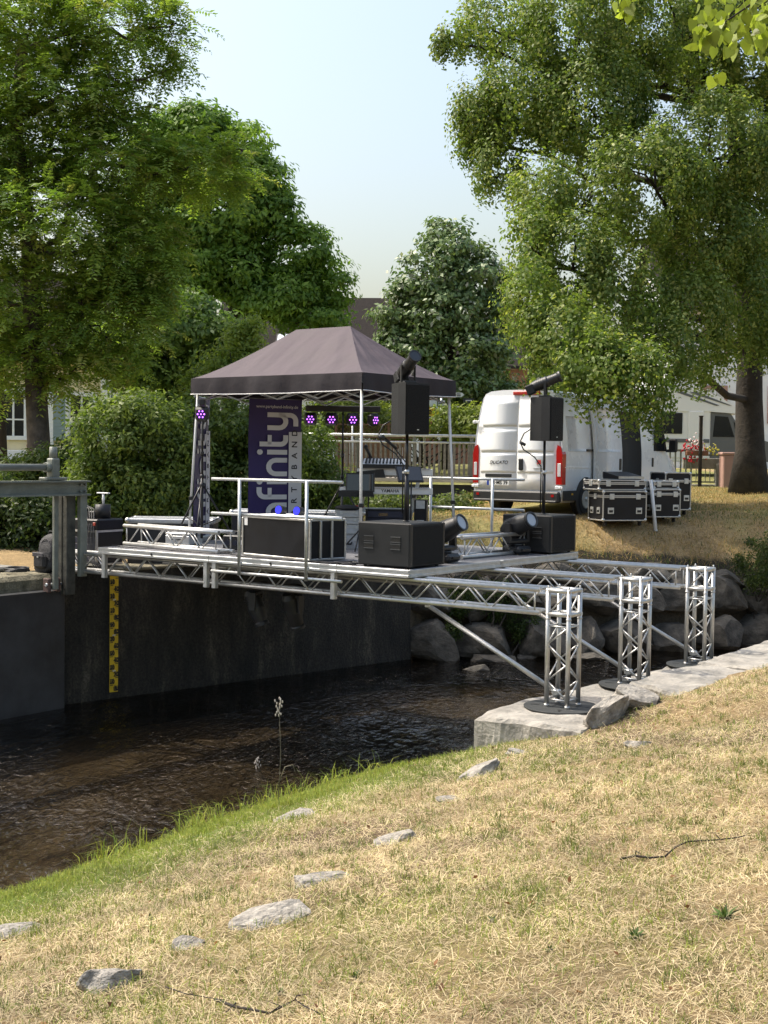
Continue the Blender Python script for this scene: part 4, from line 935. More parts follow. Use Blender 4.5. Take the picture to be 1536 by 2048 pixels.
# keyboards
kp = at_y(772, 1000, 18.3)
t = thing('keyboard_stand', 'grey metal keyboard stand with slanted side legs', 'keyboard stand', (kp.x, kp.y, DECK), -.10)
for s_ in (-1, 1): part('slanted_leg', 'galv', t, lambda b: [b.prism([(-.035, 0), (.035, 0), (.24, .95), (.19, .95)], (0, .05, 0), (s_ * .36 - .12, .0, 0)), b.box((s_ * .36, .02, .02), (.06, .5, .04))])
part('support_arm', 'black', t, lambda b: [b.box((s_ * .40, -.08, z), (.05, .42, .03)) for s_ in (-1, 1) for z in (.70, .96)]); part('cross_bar', 'galv', t, lambda b: b.box((0, .05, .50), (.9, .04, .06)))
def keyboard(label, loc, rz, L, tilt, name_txt=None):
    t = thing('keyboard', label, 'keyboard', loc, rz, 'keyboards on the stand'); t.rotation_euler = (tilt, 0, rz)
    part('chassis', 'white', t, lambda b: [b.box((0, .04, .05), (L, .24, .09), None, .008)]); part('underside', 'black', t, lambda b: b.prism([(-L / 2 - .01, -.035), (-L * .12, -.03), (-L * .15, .09), (-L / 2 - .01, .05)], (0, .02, 0), (0, -.105, 0)))
    part('panel', 'black', t, lambda b: b.box((0, .07, .0965), (L * .94, .12, .004))); kb = part('key_bed', 'print_white', t, lambda b: [b.box((-L * .46 + (k + .5) * L * .92 / 36, -.045, .098), (L * .92 / 36 - .003, .12, .012)) for k in range(36)]); part('black_key', 'ink', kb, lambda b: [b.box((-L * .46 + (k + 1) * L * .92 / 36, -.02, .108), (.012, .075, .014)) for k in range(35) if k % 7 not in (2, 6)])
    if name_txt: place_text(name_txt, .06, 'ink', t, (.06, -.0815, .052), (1, 0, 0), (0, 0, 1), 'lettering', bold=.001)
    return t
keyboard('white keyboard on the lower tier of the stand', (kp.x, kp.y - .12, DECK + .72), -.06, 1.28, .0, 'YAMAHA'); keyboard('slim keyboard on the upper tier under the mixer', (kp.x + .12, kp.y + .02, DECK + .98), -.04, 1.05, .0)
t = thing('mixing_desk', 'small white mixing desk with rows of knobs on the upper keyboard', 'mixing desk', (kp.x - .02, kp.y + .06, DECK + 1.082), -.04)
part('desk_body', 'black', t, lambda b: b.prism([(-.18, 0), (.18, 0), (.18, .13), (-.18, .05)], (.62, 0, 0), (-.31, 0, 0), ((0, 1, 0), (0, 0, 1)))); part('control_panel', 'white', t, lambda b: b.add([(-.3, -.175, .055), (.3, -.175, .055), (.3, .175, .133), (-.3, .175, .133)], [(0, 1, 2, 3)]))
_k = part('knob_rows', 'ink', t, lambda b: [b.cyl((-.26 + i * .048, -.12 + j * .06, .066 + .0134 * j), (-.26 + i * .048, -.125 + j * .06, .092 + .0134 * j), .012, n=7) for i in range(11) for j in range(5)]); _k['kind'] = 'stuff'
# music stand with a tablet, laptop panel, microphone boom
def panel_stand(label, loc, rz, tilt, w_, h_, hh, cat='monitor'):
    t = thing('screen_stand', label, cat, loc, rz, 'screens on stands'); R = rotm('X', -tilt)
    part('screen', 'black', t, lambda b: b.box((0, 0, hh), (w_, .025, h_), R, .008)); part('screen_face', 'darkglass', t, lambda b: b.box(np.array([0, 0, hh]) + R @ np.array([0, -.0145, 0]), (w_ - .04, .004, h_ - .04), R))
    part('pole', 'blacksteel', t, lambda b: [b.cyl((0, .03, .25), (0, .03, hh), .013, n=8), b.cyl((0, .03, .0), (0, .03, .3), .017, n=8)]); 
    for k in range(3): part('leg', 'blacksteel', t, lambda b: b.cyl((0, .03, .28), (.30 * math.cos(k * 2.09 + .4), .03 + .30 * math.sin(k * 2.09 + .4), .01), .010, n=6))
    part('joint', 'galv', t, lambda b: b.ball((0, .045, hh - .03), .03, 8, 5)); return t
p = at_y(720, 1000, 17.3); panel_stand('black screen on a tripod stand before the keyboard', (p.x, p.y, DECK), -.05, .12, .38, .25, .90)
p = at_y(818, 1000, 16.9); panel_stand('black tilted tablet on a stand beside the front speaker pole', (p.x, p.y, DECK), .25, .75, .34, .27, 1.02)
p = at_y(822, 1000, 17.6); t = thing('microphone_stand', 'black boom microphone stand over the keyboards', 'microphone stand', (p.x, p.y, DECK), 0)
part('boom', 'blacksteel', t, lambda b: [b.cyl((.06, 0, 1.0), (-.28, -.1, 1.42), .009, n=8), b.cyl((0, 0, 0), (0, 0, 1.08), .011, n=8)]); part('microphone', 'black', t, lambda b: [b.cyl((-.20, -.08, 1.35), (-.37, -.13, 1.485), .018, .022, 10), b.ball((-.385, -.133, 1.497), .032, 10, 7)])
for k in range(3): part('leg', 'blacksteel', t, lambda b: b.cyl((0, 0, .12), (.28 * math.cos(k * 2.09), .28 * math.sin(k * 2.09), .01), .009, n=6))
p = at_y(737, 1000, 18.6); t = thing('microphone_stand', 'short black microphone stand behind the screen', 'microphone stand', (p.x, p.y, DECK), 0)
part('pole', 'blacksteel', t, lambda b: b.cyl((0, 0, 0), (0, 0, 1.28), .010, n=8)); part('microphone', 'black', t, lambda b: [b.cyl((.03, 0, 1.22), (-.04, -.06, 1.36), .02, .024, 10), b.ball((-.046, -.066, 1.374), .034, 10, 7)]); part('round_foot', 'black', t, lambda b: b.cyl((0, 0, 0), (0, 0, .02), .14, n=20))
# effects rack and stacked silver units
p = at_y(772, 1040, 18.05); t = thing('effects_rack', 'black effects rack under the keyboards', 'rack', (p.x, p.y, DECK), -.06)
part('rack_body', 'caselam', t, lambda b: b.box((0, .03, .27), (.54, .42, .52), None, .006)); part('edge_profile', 'blacksteel', t, lambda b: [b.box((s_ * .255, -.185, .27), (.03, .02, .52)) for s_ in (-1, 1)])
for k in range(5): un = part('rack_unit', 'rackblue', t, lambda b: b.box((0, -.186, .07 + k * .097), (.475, .012, .085), None, .003)); part('display', 'silvercase' if k % 2 else 'darkglass', un, lambda b: b.box((.02 - .05 * (k % 3), -.194, .07 + k * .097), (.13, .004, .04)))
p = at_y(842, 1040, 18.0); t = thing('tower_case', 'narrow black case with a pale label right of the keyboard rack', 'case', (p.x, p.y, DECK), -.1)
part('shell', 'caselam', t, lambda b: b.box((0, 0, .33), (.17, .30, .66), None, .006)); part('label_plate', 'silvercase', t, lambda b: [b.box((0, -.152, .60), (.12, .004, .11)), b.box((0, -.152, .32), (.10, .004, .14))])
p = at_y(697, 1050, 17.75)
for k, (h_, w_, lab) in enumerate([(.20, .34, 'silver aluminium tool case with a black grip on the deck'), (.13, .36, 'silver slim case second from the bottom of the stack'), (.09, .33, 'silver slim case third from the bottom of the stack'), (.09, .34, 'silver slim case on top of the stack')]):
    z = DECK + (0, .202, .334, .426)[k]; t = thing('aluminium_case', lab, 'case', (p.x + .02 * math.sin(k * 2), p.y, z), -.08 + .06 * k, 'stacked silver cases')
    part('shell', 'silvercase', t, lambda b: b.box((0, 0, h_ / 2), (w_, .28, h_ - .004), None, .008)); part('edge_profile', 'alu', t, lambda b: [b.box((0, -.138, z_), (w_ + .006, .012, .012)) for z_ in (.01, h_ * .68, h_ - .01)]); part('latch', 'galv', t, lambda b: [b.box((x, -.146, h_ * .66), (.035, .01, .04)) for x in (-.1, .1)])
    if k == 0: part('grip', 'ink', t, lambda b: b.tube([(-.06, -.14, .09), (-.055, -.175, .07), (.055, -.175, .07), (.06, -.14, .09)], .012, 6))
t = thing('folded_jacket', 'dark jacket with a red edge on the case stack', 'jacket', (p.x, p.y, DECK + .52), 0); part('cloth', 'bag', t, lambda b: b.ball((0, 0, .03), .15, 12, 6, (1.3, .9, .26))); part('lining', 'red', t, lambda b: b.ball((.13, -.03, .045), .07, 10, 6, (1.2, .7, .3)))
p = at_y(660, 1085, 17.1); t = thing('red_power_tool', 'small red power tool on the deck behind the flight case', 'tool', (p.x, p.y, DECK), .3); part('body', 'red', t, lambda b: [b.box((0, 0, .09), (.14, .09, .08), None, .02), b.box((-.03, 0, .035), (.05, .06, .07), None, .01)]); part('battery', 'black', t, lambda b: b.box((0, 0, .012), (.12, .08, .024), None, .004))
p = at_y(640, 1035, 19.6); t = thing('tarpaulin', 'dark grey tarpaulin heaped at the back of the stage', 'tarpaulin', (p.x, p.y, DECK), .1)
def heap(b):
    n, m = 20, 10; V = []; F = []
    for i in range(n + 1):
        for j in range(m + 1):
            x = -.65 + 1.3 * i / n; y = -.35 + .7 * j / m; h_ = (.12 + .36 * i / n) * max(0, math.sin(math.pi * j / m)) ** .6 * max(0, math.sin(math.pi * min(1, .06 + i / n * .9))) ** .4 + .04 * math.sin(x * 11 + y * 5); V.append((x, y, max(.005, h_)))
    for i in range(n):
        for j in range(m): k = i * (m + 1) + j; F.append((k, k + m + 1, k + m + 2, k + 1))
    b.add(V, F, True)
part('cloth', 'tarp', t, heap)
# cables on the deck
def deck_cable(label, pts, r=.008):
    P = [S(a, b_, DECK + .010 + dz) for a, b_, dz in pts]; Q = []
    for i in range(len(P) - 1):
        for k in range(6):
            q = P[i].lerp(P[i + 1], k / 6); w_ = .03 * math.sin((i * 6 + k) * 1.3); Q.append((q.x + w_, q.y + w_ * .6, q.z))
    Q.append(tuple(P[-1])); o = MB().tube(Q, r, 6).build('stage_cable', 'black'); return tag(o, label, 'cable')
deck_cable('black cable tangle between the flight case and the front subwoofer', [(-1.5, .05, 0), (-1.2, .12, 0), (-1.0, .35, .01), (-.85, .15, 0), (-1.05, .08, .01), (-.82, .3, 0)], .010)
deck_cable('black cable running along the front edge below the flight case', [(-4.2, .25, 0), (-3.4, .16, 0), (-2.9, .3, 0), (-2.6, .12, 0), (-1.7, .06, 0), (-.8, .10, 0)])
deck_cable('black cable lying before the loose truss at the gate end', [(-5, .25, .0), (-4.6, .18, 0), (-4.1, .3, 0), (-3.2, .4, 0), (-3.0, .8, 0), (-2.9, 1.3, 0)])
deck_cable('black cable lying beside the truss between the subwoofers', [(-.85, .9, 0), (-.8, 1.5, 0), (-1.0, 2.1, 0), (-.8, 2.7, 0), (-.55, 3.1, 0)])

# ================================================================== van
VB = S(-5.105, 11.12); VZ = 2.30
van = thing('delivery_van', 'white high roof delivery van seen from behind with its side door slid open', 'van', (VB.x, VB.y, VZ), RZ)
SEC = [(.28, .92), (.34, .98), (.48, 1.005), (.9, 1.02), (1.3, 1.015), (1.75, .975), (2.15, .91), (2.36, .855), (2.45, .80), (2.50, .68), (2.524, .40)]
def yoff(z): return .0 if z < 1.15 else .085 * ((z - 1.15) / 1.37) ** 1.5
def vanbody(b):
    ST = [(0, 1, 1), (.05, 1, 1.0), (1.2, 1, 1), (2.6, 1, 1), (3.9, 1, 1), (4.25, .985, .995), (4.65, .90, .985), (5.05, .70, .97), (5.4, .50, .95), (5.8, .42, .90), (5.97, .30, .80)]
    V = []; F = []; n = 2 * len(SEC)
    for (y, hz, hw) in ST:
        row = []
        for (z, x) in SEC: row.append((x * hw, z))
        full = row + [(-x, z) for x, z in row[::-1]]
        for x, z in full:
            zz = .28 + (z - .28) * hz; V.append((x, y + (yoff(z) if y < 1 else 0), zz))
    for i in range(len(ST) - 1):
        for k in range(n): F.append((i * n + k, (i + 1) * n + k, (i + 1) * n + (k + 1) % n, i * n + (k + 1) % n))
    b.add(V, F, True); b.f.append(tuple(range(n))[::-1]); b.sm.append(False); b.f.append(tuple((len(ST) - 1) * n + k for k in range(n))); b.sm.append(False)
part('body', 'van', van, vanbody)
def rear_panel(z0, z1, x0, x1, d=.012, m=8):
    def fn(b):
        V = []; F = []
        for i in range(m + 1):
            z = z0 + (z1 - z0) * i / m; hw = np.interp(z, [q[0] for q in SEC], [q[1] for q in SEC]) - .045
            for x in (x0, x1): V.append((max(-hw, min(hw, x)), yoff(z) - d, z)); 
        for i in range(m): F.append((2 * i, 2 * i + 1, 2 * i + 3, 2 * i + 2))
        b.add(V, F, True)
        W_ = [(x, y + d + .002, z) for x, y, z in V]; k = b.n; b.add(W_, [])
        for i in range(m):
            b.f += [(2 * i, 2 * i + 2, k + 2 * i + 2, k + 2 * i), (2 * i + 1, k + 2 * i + 1, k + 2 * i + 3, 2 * i + 3)]; b.sm += [False, False]
        b.f += [(0, k, k + 1, 1), (2 * m, 2 * m + 1, k + 2 * m + 1, k + 2 * m)]; b.sm += [False, False]
    return fn
dl = part('rear_door', 'van', van, rear_panel(.52, 2.40, -.95, -.004)); dr = part('rear_door', 'van', van, rear_panel(.52, 2.40, .004, .95))
for d_, x0, x1 in ((dl, -.84, -.02), (dr, .02, .84)):
    part('pressed_panel', 'van', d_, rear_panel(1.28, 1.72, x0, x1, .020)); part('pressed_panel', 'van', d_, rear_panel(1.79, 2.30, x0 * .97, x1 * .97 if x1 > .1 else x1, .020)); part('pressed_panel', 'van', d_, rear_panel(.86, 1.24, x0, x1, .018))
part('door_handle', 'black', dr, lambda b: b.box((.10, -.028, 1.03), (.10, .03, .24), None, .02))
part('plate_recess', 'vantrim', dl, lambda b: b.box((-.42, -.021, .80), (.62, .012, .07), None, .01))
pl = part('number_plate', 'plate', dl, lambda b: b.box((-.42, -.022, .655), (.52, .012, .115), None, .006)); part('plate_band', 'blue', pl, lambda b: b.box((-.657, -.0295, .655), (.045, .003, .112)))
place_text('FR·MS 39', .105, 'ink', pl, (-.40, -.0295, .653), (1, 0, 0), (0, 0, 1), 'plate_lettering', bold=.002)
place_text('DUCATO', .10, 'vantrim', dl, (-.42, -.024, 1.06), (1, 0, 0), (0, 0, 1), 'model_lettering', shear=.35, bold=.001)
em = part('emblem', 'galv', dr, lambda b: b.cyl((.52, -.02, 1.08), (.52, -.034, 1.08), .075, n=22)); part('emblem_field', 'signred', em, lambda b: b.box((.52, -.0355, 1.08), (.085, .003, .085), None, .002)); part('badge_bar', 'galv', dr, lambda b: b.box((.52, -.026, .955), (.26, .008, .02)))
bu = part('rear_bumper', 'vantrim', van, lambda b: [b.box((0, -.015, .39), (1.98, .14, .22), None, .03), b.box((0, -.06, .30), (1.9, .10, .05), None, .015)])
for s_ in (-1, 1): part('reflector', 'redlens', bu, lambda b: b.box((s_ * .86, -.088, .42), (.06, .008, .05)))
for s_ in (-1, 1):
    tl_ = part('tail_light', 'redlens', van, lambda b: b.prism([(.90, .64), (1.025, .64), (1.03, 1.24), (.99, 1.38), (.92, 1.42), (.895, 1.3)] if s_ > 0 else [(-.895, 1.3), (-.92, 1.42), (-.99, 1.38), (-1.03, 1.24), (-1.025, .64), (-.90, .64)], (0, .16, 0), (0, -.022, 0)))
    part('reverse_lamp', 'clearlens', tl_, lambda b: b.box((s_ * .965, -.025, .93), (.075, .01, .26), None, .01))
    for z in (.58, 1.88): part('hinge', 'van', van, lambda b: [b.box((s_ * .965, -.02, z), (.16, .03, .055), None, .006), b.cyl((s_ * .99, -.025, z - .035), (s_ * .99, -.025, z + .035), .018, n=8)])
part('high_brake_light', 'redlens', van, lambda b: b.box((.16, yoff(2.46) - .02, 2.455), (.62, .05, .075), None, .015))
part('side_moulding', 'vantrim', van, lambda b: [b.box((1.015, y, .42), (.03, l_, .20), None, .01) for y, l_ in ((.34, .55), (3.0, 2.2), (5.3, .5))])
part('side_marker', 'signyellow', van, lambda b: b.box((1.032, .42, .45), (.006, .07, .035)))
for y in (1.02, 4.95):
    for s_ in (-1, 1):
        wa = part('wheel_arch', 'vantrim', van, lambda b: b.lathe([(-.02, .0), (-.02, .41), (.02, .43), (.02, .0)], (s_ * 1.005, y, .36), (1, 0, 0), 22))
        wh = part('wheel', 'rubber', van, lambda b: b.lathe([(-.11, .0), (-.11, .30), (-.08, .335), (.08, .335), (.11, .30), (.11, .2), (.085, .19), (.085, 0)], (s_ * .93, y, .335), (1, 0, 0), 24)); part('rim', 'galv', wh, lambda b: b.lathe([(.0, .19), (.03, .18), (.02, .06), (.04, .0)], (s_ * 1.012, y, .335), (s_, 0, 0), 18))
xs = lambda z: float(np.interp(z, [q[0] for q in SEC], [q[1] for q in SEC]))
def side_panel(y0, y1, z0, z1, d, m=10):
    def fn(b):
        V = []
        for i in range(m + 1):
            z = z0 + (z1 - z0) * i / m
            for y in (y0, y1): V.append((xs(z) + d, y, z))
        b.add(V, [(2 * i, 2 * i + 2, 2 * i + 3, 2 * i + 1)[::-1] for i in range(m)], True); k = b.n; b.add([(x - d - .01 if d < .05 else x - .05, y, z) for x, y, z in V], [])
        for i in range(m): b.f += [(2 * i, k + 2 * i, k + 2 * i + 2, 2 * i + 2), (2 * i + 1, 2 * i + 3, k + 2 * i + 3, k + 2 * i + 1)]; b.sm += [False, False]
        b.f += [(0, 1, k + 1, k), (2 * m, k + 2 * m, k + 2 * m + 1, 2 * m + 1)]; b.sm += [False, False]
    return fn
op = part('door_opening', 'interior_shade', van, side_panel(2.45, 3.62, .50, 2.18, .006))  # no hole cut: flat dark sheet stands for the shaded interior
sd = part('sliding_door', 'van', van, side_panel(1.25, 2.48, .46, 2.22, .095)); part('door_handle', 'black', sd, lambda b: b.box((1.122, 2.37, 1.05), (.03, .09, .24), None, .015)); part('window_swage', 'van', sd, side_panel(1.35, 2.38, 1.30, 2.05, .103)); part('door_track', 'black', van, lambda b: b.box((1.03, 1.25, 1.33), (.05, .5, .045)))
part('window_swage', 'van', van, side_panel(.25, 1.15, 1.30, 2.0, .010)); part('crease', 'van', van, lambda b: [b.box((1.022, .7, .98), (.014, 1.2, .022), None, .005)])
part('cab_window', 'darkglass', van, lambda b: b.prism([(4.28, 1.35), (5.0, 1.35), (4.72, 1.98), (4.36, 2.05)], (.012, 0, 0), (.992, 0, 0), ((0, 1, 0), (0, 0, 1)))); part('door_handle', 'black', van, lambda b: b.box((1.02, 4.2, 1.1), (.03, .07, .2), None, .01))
part('wing_mirror', 'black', van, lambda b: [b.box((1.16, 4.98, 1.48), (.20, .10, .30), None, .03), b.box((1.05, 4.98, 1.36), (.12, .05, .06))]); part('windscreen', 'darkglass', van, lambda b: b.add([(-.8, 5.16, 1.36 + .3), (.8, 5.16, 1.66), (.72, 4.72, 2.24), (-.72, 4.72, 2.24)], [(0, 1, 2, 3)]))
# van side flight cases
CG = 'flight cases unloaded beside the van'
def gp(px_, py_, Yd): p = at_y(px_, py_, Yd); return (p.x, p.y, gz(p.x, p.y))
p = gp(1234, 1028, 25.6); flight_case('flight_case', 'wide black flight case with silver edges beside the van rear wheel', 'flight case', p, RZ + math.pi / 2 - .62, .95, .62, .58, True, .47, group=CG)
flight_case('flight_case', 'flat black case lying on the wide flight case by the van', 'flight case', (p[0] - .05, p[1] + .05, p[2] + .69), RZ + math.pi / 2 - .58, 1.05, .6, .20, False, .13, group=CG, handles=False)
q = gp(1318, 1024, 26.3); flight_case('flight_case', 'square black flight case behind the white tube', 'flight case', q, RZ + math.pi / 2 - .62, .62, .6, .56, True, .46, group=CG)
flight_case('flight_case', 'small flat case lying on the square flight case', 'flight case', (q[0], q[1] + .02, q[2] + .66), RZ + math.pi / 2 - .55, .60, .5, .16, False, .1, group=CG, handles=False)
r = gp(1340, 1014, 27.4); flight_case('flight_case', 'tall black flight case closest to the linden trunk', 'flight case', r, RZ + math.pi / 2 - .6, .62, .6, .78, True, .6, group=CG)
t = thing('mixer_case', 'open black mixer tray resting on the flat case', 'mixer', (p[0] + .15, p[1] + .25, p[2] + .90), .5); part('tray', 'caselam', t, lambda b: b.prism([(-.25, 0), (.25, 0), (.25, .14), (-.25, .05)], (.6, 0, 0), (-.3, 0, 0), ((0, 1, 0), (0, 0, 1)))); part('rim', 'alu', t, lambda b: [b.box((0, -.255, .03), (.62, .014, .05)), b.box((0, .255, .08), (.62, .014, .1))])
t = thing('white_tube', 'long white plastic tube leaning on the square flight case', 'tube', (q[0] - .2, q[1] - .58, gz(q[0] - .2, q[1] - .58)), 0); part('tube_shell', 'white', t, lambda b: b.cyl((.02, 0, .02), (-.05, .22, 1.0), .036, n=12)); part('end_cap', 'galv', t, lambda b: b.cyl((.02, 0, 0), (.02, 0, .03), .039, n=12))
# ================================================================== footbridge, houses, vehicles, signs
BY = 34.4
def gbase(px_, Yd): p = at_y(px_, 950, Yd); return p.x, p.y
bl = at_y(560, 957, BY); br_ = at_y(985, 957, BY); BL = br_.x - bl.x
fb = thing('footbridge', 'grey wooden picket footbridge behind the stage beside the van', 'bridge', (bl.x, BY, 2.88), 0)
part('deck_edge', 'plank', fb, lambda b: b.box((BL / 2, .6, -.03), (BL, 1.6, .10), None, .01)); part('main_beam', 'darkbeam', fb, lambda b: b.box((BL / 2, .25, -.36), (BL, .22, .42))); part('lower_flange', 'greysteel', fb, lambda b: b.box((BL / 2, .2, -.60), (BL, .3, .04)))
for z in (.95, 1.13): part('hand_rail', 'galv', fb, lambda b: b.cyl((0, 0, z), (BL, 0, z), .035 if z > 1 else .025, n=8))
pk = one_mesh('wood', lambda b: b.box((0, .03, .46), (.062, .028, .90), None, .004), 'picket')
for i in range(int(BL / .128)): o = link('picket', pk, None, fb, (.06 + i * .128 + rng.uniform(-.008, .008), 0, rng.uniform(-.015, .015)), rot=(0, rng.uniform(-.015, .015), 0))
for i in range(4): part('bridge_post', 'greysteel', fb, lambda b: b.box((.5 + i * BL / 3.7, .07, .5), (.09, .06, 1.2), None, .005))
part('bottom_rail', 'wood', fb, lambda b: b.box((BL / 2, .05, .06), (BL, .02, .06)))
ab = thing('bridge_abutment', 'pale concrete abutment under the footbridge end by the van', 'abutment', (br_.x + .4, BY + .6, 1.4), 0); part('abutment_block', 'concrete_pale', ab, lambda b: b.box((0, 0, .7), (1.0, 1.8, 1.45), None, .03)); part('bearing', 'darkbeam', ab, lambda b: b.box((-.3, -.5, 1.43), (.4, .3, .03)))

def gable_house(name, label, loc, rz, w_, d_, eave, ridge, wallm, windows=(), over=.5, roofm='roof', skylights=()):
    """ridge along local x; front wall at y=0; windows = (x, z, w, h, style)"""
    t = thing(name, label, 'house', loc, rz)
    part('wall', wallm, t, lambda b: [b.prism([(0, 0), (d_, 0), (d_, eave), (d_ / 2, ridge - .15), (0, eave)], (w_, 0, 0), (0, 0, 0), ((0, 1, 0), (0, 0, 1)))])
    rf = None
    for s_ in (0, 1):
        sl = (ridge - eave) / (d_ / 2); y0 = -over if s_ == 0 else d_ + over; z0 = eave - over * sl
        pts = [(-over, y0, z0), (w_ + over, y0, z0), (w_ + over, d_ / 2, ridge), (-over, d_ / 2, ridge)]
        r_ = MB().add(pts + [(x, y, z + .14) for x, y, z in pts], [(0, 1, 2, 3), (7, 6, 5, 4), (0, 4, 5, 1), (1, 5, 6, 2), (2, 6, 7, 3), (3, 7, 4, 0)]).build('roof', roofm, t); rf = rf or r_
    n = np.array([0, -(ridge - eave), d_ / 2]); n /= np.linalg.norm(n); up = np.array([0, d_ / 2, ridge - eave]); up /= np.linalg.norm(up); R = np.stack([[1, 0, 0], up, n], 1)
    for (x, q, sw, sh) in skylights:
        c = np.array([x, q * d_ / 2, eave + q * (ridge - eave)]) + n * .2; sk = MB().box(c, (sw, sh, .10), R).build('skylight', 'darkbeam', rf); MB().box(c + n * .055, (sw - .14, sh - .14, .02), R).build('pane', 'skylight', sk)
    part('chimney', 'redwall', rf, lambda b: b.box((w_ * .15, d_ / 2 + .4, ridge + .3), (.6, .6, 1.4)))
    for (x, z, ww, hh, st) in windows:
        wi = part('window', 'windowframe' if st == 'stone' else 'whitewall', t, lambda b: [b.box((x + q * (ww / 2 + .07), -.03, z), (.14, .1, hh + .28)) for q in (-1, 1)] + [b.box((x, -.03, z + q * (hh / 2 + .07)), (ww, .1, .14)) for q in (-1, 1)])
        part('pane', 'darkglass' if st != 'stone' else 'curtain', wi, lambda b: b.box((x, -.01, z), (ww, .03, hh))); part('glazing_bar', 'whitewall', wi, lambda b: [b.box((x, -.03, z), (.07, .03, hh)), b.box((x, -.031, z - hh * .12), (ww, .026, .05)), b.box((x - ww / 2 + .03, -.03, z), (.06, .03, hh)), b.box((x + ww / 2 - .03, -.03, z), (.06, .03, hh))])
        if st == 'shutter':
            for q in (-1, 1): part('shutter', 'shutter', t, lambda b: [b.box((x + q * (ww / 2 + .36), -.07, z), (.50, .05, hh + .1), None, .01)] + [b.box((x + q * (ww / 2 + .36), -.10, z - hh / 2 + .12 + k * .12), (.42, .012, .05)) for k in range(int(hh / .12) - 1)])
    return t
p = at_y(430, 900, 62); gable_house('tiled_house', 'house with a big dark tiled roof and skylights behind the tent', (p.x, 62, 2.9), -.06, 9.5, 9, 4.1, 8.3, 'whitewall', [(2, 2, 1, 1.3, 'plain'), (5, 2, 1, 1.3, 'plain')], skylights=[(3.0, .42, .85, 1.1), (4.1, .48, .8, 1.0), (8.6, .35, .85, 1.1)])
p = at_y(-60, 905, 46); H2 = gable_house('yellow_house', 'cream yellow house with blue grey shutters behind the leftmost tree', (p.x, 46, 2.75), 0, 7.2, 7, 4.2, 7.2, 'yellowwall', [(1.52, 2.0, .85, 1.5, 'shutter'), (3.9, 1.9, .9, 1.5, 'shutter'), (5.6, 1.9, .9, 1.5, 'shutter')])
part('base_course', 'whitewall', H2, lambda b: b.box((3.5, -.12, .35), (7.4, .2, .8), None, .02)); [part('corner_pilaster', 'whitewall', H2, lambda b: b.box((x, -.05, 2.1), (.35, .12, 4.1))) for x in (.2, 2.75, 4.75, 7)]
part('entrance_door', 'signbrown', H2, lambda b: b.box((4.3 + .4, -.04, 1.2), (.95, .08, 2.2)))
part('flower_pot', 'terracotta', H2, lambda b: b.cyl((2.2, -.2, .75), (2.2, -.2, .95), .14, .18))
p = at_y(1340, 905, 56); gable_house('white_house', 'white rendered house with a pink stone window beyond the motorhome', (p.x, 56, 2.9), 0, 9, 9, 7.2, 10.5, 'whitewall', [(1.85, 2.95, .75, 1.3, 'stone'), (4.6, 2.95, .75, 1.3, 'stone'), (1.85, 5.6, .75, 1.2, 'stone')])
p = at_y(850, 905, 66); gable_house('red_house', 'red brown house with creeper behind the middle tree', (p.x, 66, 2.9), .15, 5.2, 7, 5.4, 8.0, 'redwall', [(1.2, 2.2, .9, 1.3, 'plain'), (3.4, 2.2, .9, 1.3, 'plain'), (1.2, 4.5, .9, 1.2, 'plain')])

# motorhome
mz = gz(13., 43.); p = at_y(1258, 930, 43); mh = thing('motorhome', 'white and grey motorhome with an overcab bed parked behind the linden trunk', 'motorhome', (p.x, 43, mz + .1), 0)
side = [(0, .45), (2.7, .45), (2.7, 1.05), (3.95, 1.15), (4.4, 1.0), (4.9, .9), (4.95, .4), (5.1, .4)]
part('living_box', 'motor_white', mh, lambda b: b.box((1.3, 1.05, 1.55), (2.7, 2.1, 2.2), None, .06)); part('overcab', 'motor_white', mh, lambda b: b.prism([(0.8, 2.0), (2.5, 2.02), (3.6, 1.95), (3.7, 2.02), (2.9, 2.5), (2.2, 2.78), (1.4, 2.82), (.8, 2.8)], (0, 2.14, 0), (0, -.02, 0)))
part('stripe', 'motor_grey', mh, lambda b: [b.prism([(1.9, 2.62), (2.1, 2.66), (3.3, 2.22), (3.2, 2.22)], (0, -.012, 0), (0, -.021, 0)), b.prism([(1.5, 2.62), (1.65, 2.66), (2.9, 2.22), (2.8, 2.2)], (0, -.012, 0), (0, -.021, 0))])
cab = part('cab', 'motor_grey', mh, lambda b: b.prism([(2.45, .4), (4.9, .4), (4.95, .95), (4.3, 1.12), (3.75, 1.25), (3.3, 1.95), (2.45, 2.0)], (0, 2.0, 0), (0, .04, 0))); part('side_window', 'darkglass', cab, lambda b: [b.prism([(2.72, 1.2), (3.42, 1.2), (3.2, 1.85), (2.78, 1.88)], (0, -.012, 0), (0, .036, 0)), b.prism([(3.5, 1.2), (3.72, 1.22), (3.38, 1.72)], (0, -.012, 0), (0, .036, 0))])
part('living_window', 'darkglass', mh, lambda b: b.box((1.35, -.012, 1.62), (.72, .03, .68), None, .03)); part('window_surround', 'motor_white', mh, lambda b: [b.box((2.15, -.02, 1.55), (.5, .03, .95), None, .05)]); part('waist_stripe', 'motor_grey', mh, lambda b: b.box((1.3, -.008, 1.06), (2.6, .02, .12)))
for x in (1.0, 4.2): w_ = part('wheel', 'rubber', mh, lambda b: b.lathe([(-.1, 0), (-.1, .3), (.1, .3), (.1, 0)], (x, .12, .3), (0, -1, 0), 18)); part('rim', 'galv', w_, lambda b: b.lathe([(0, .2), (.02, .0)], (x, .015, .3), (0, -1, 0), 14))
part('skirt', 'motor_white', mh, lambda b: b.box((1.3, .06, .55), (2.6, .08, .35), None, .03))

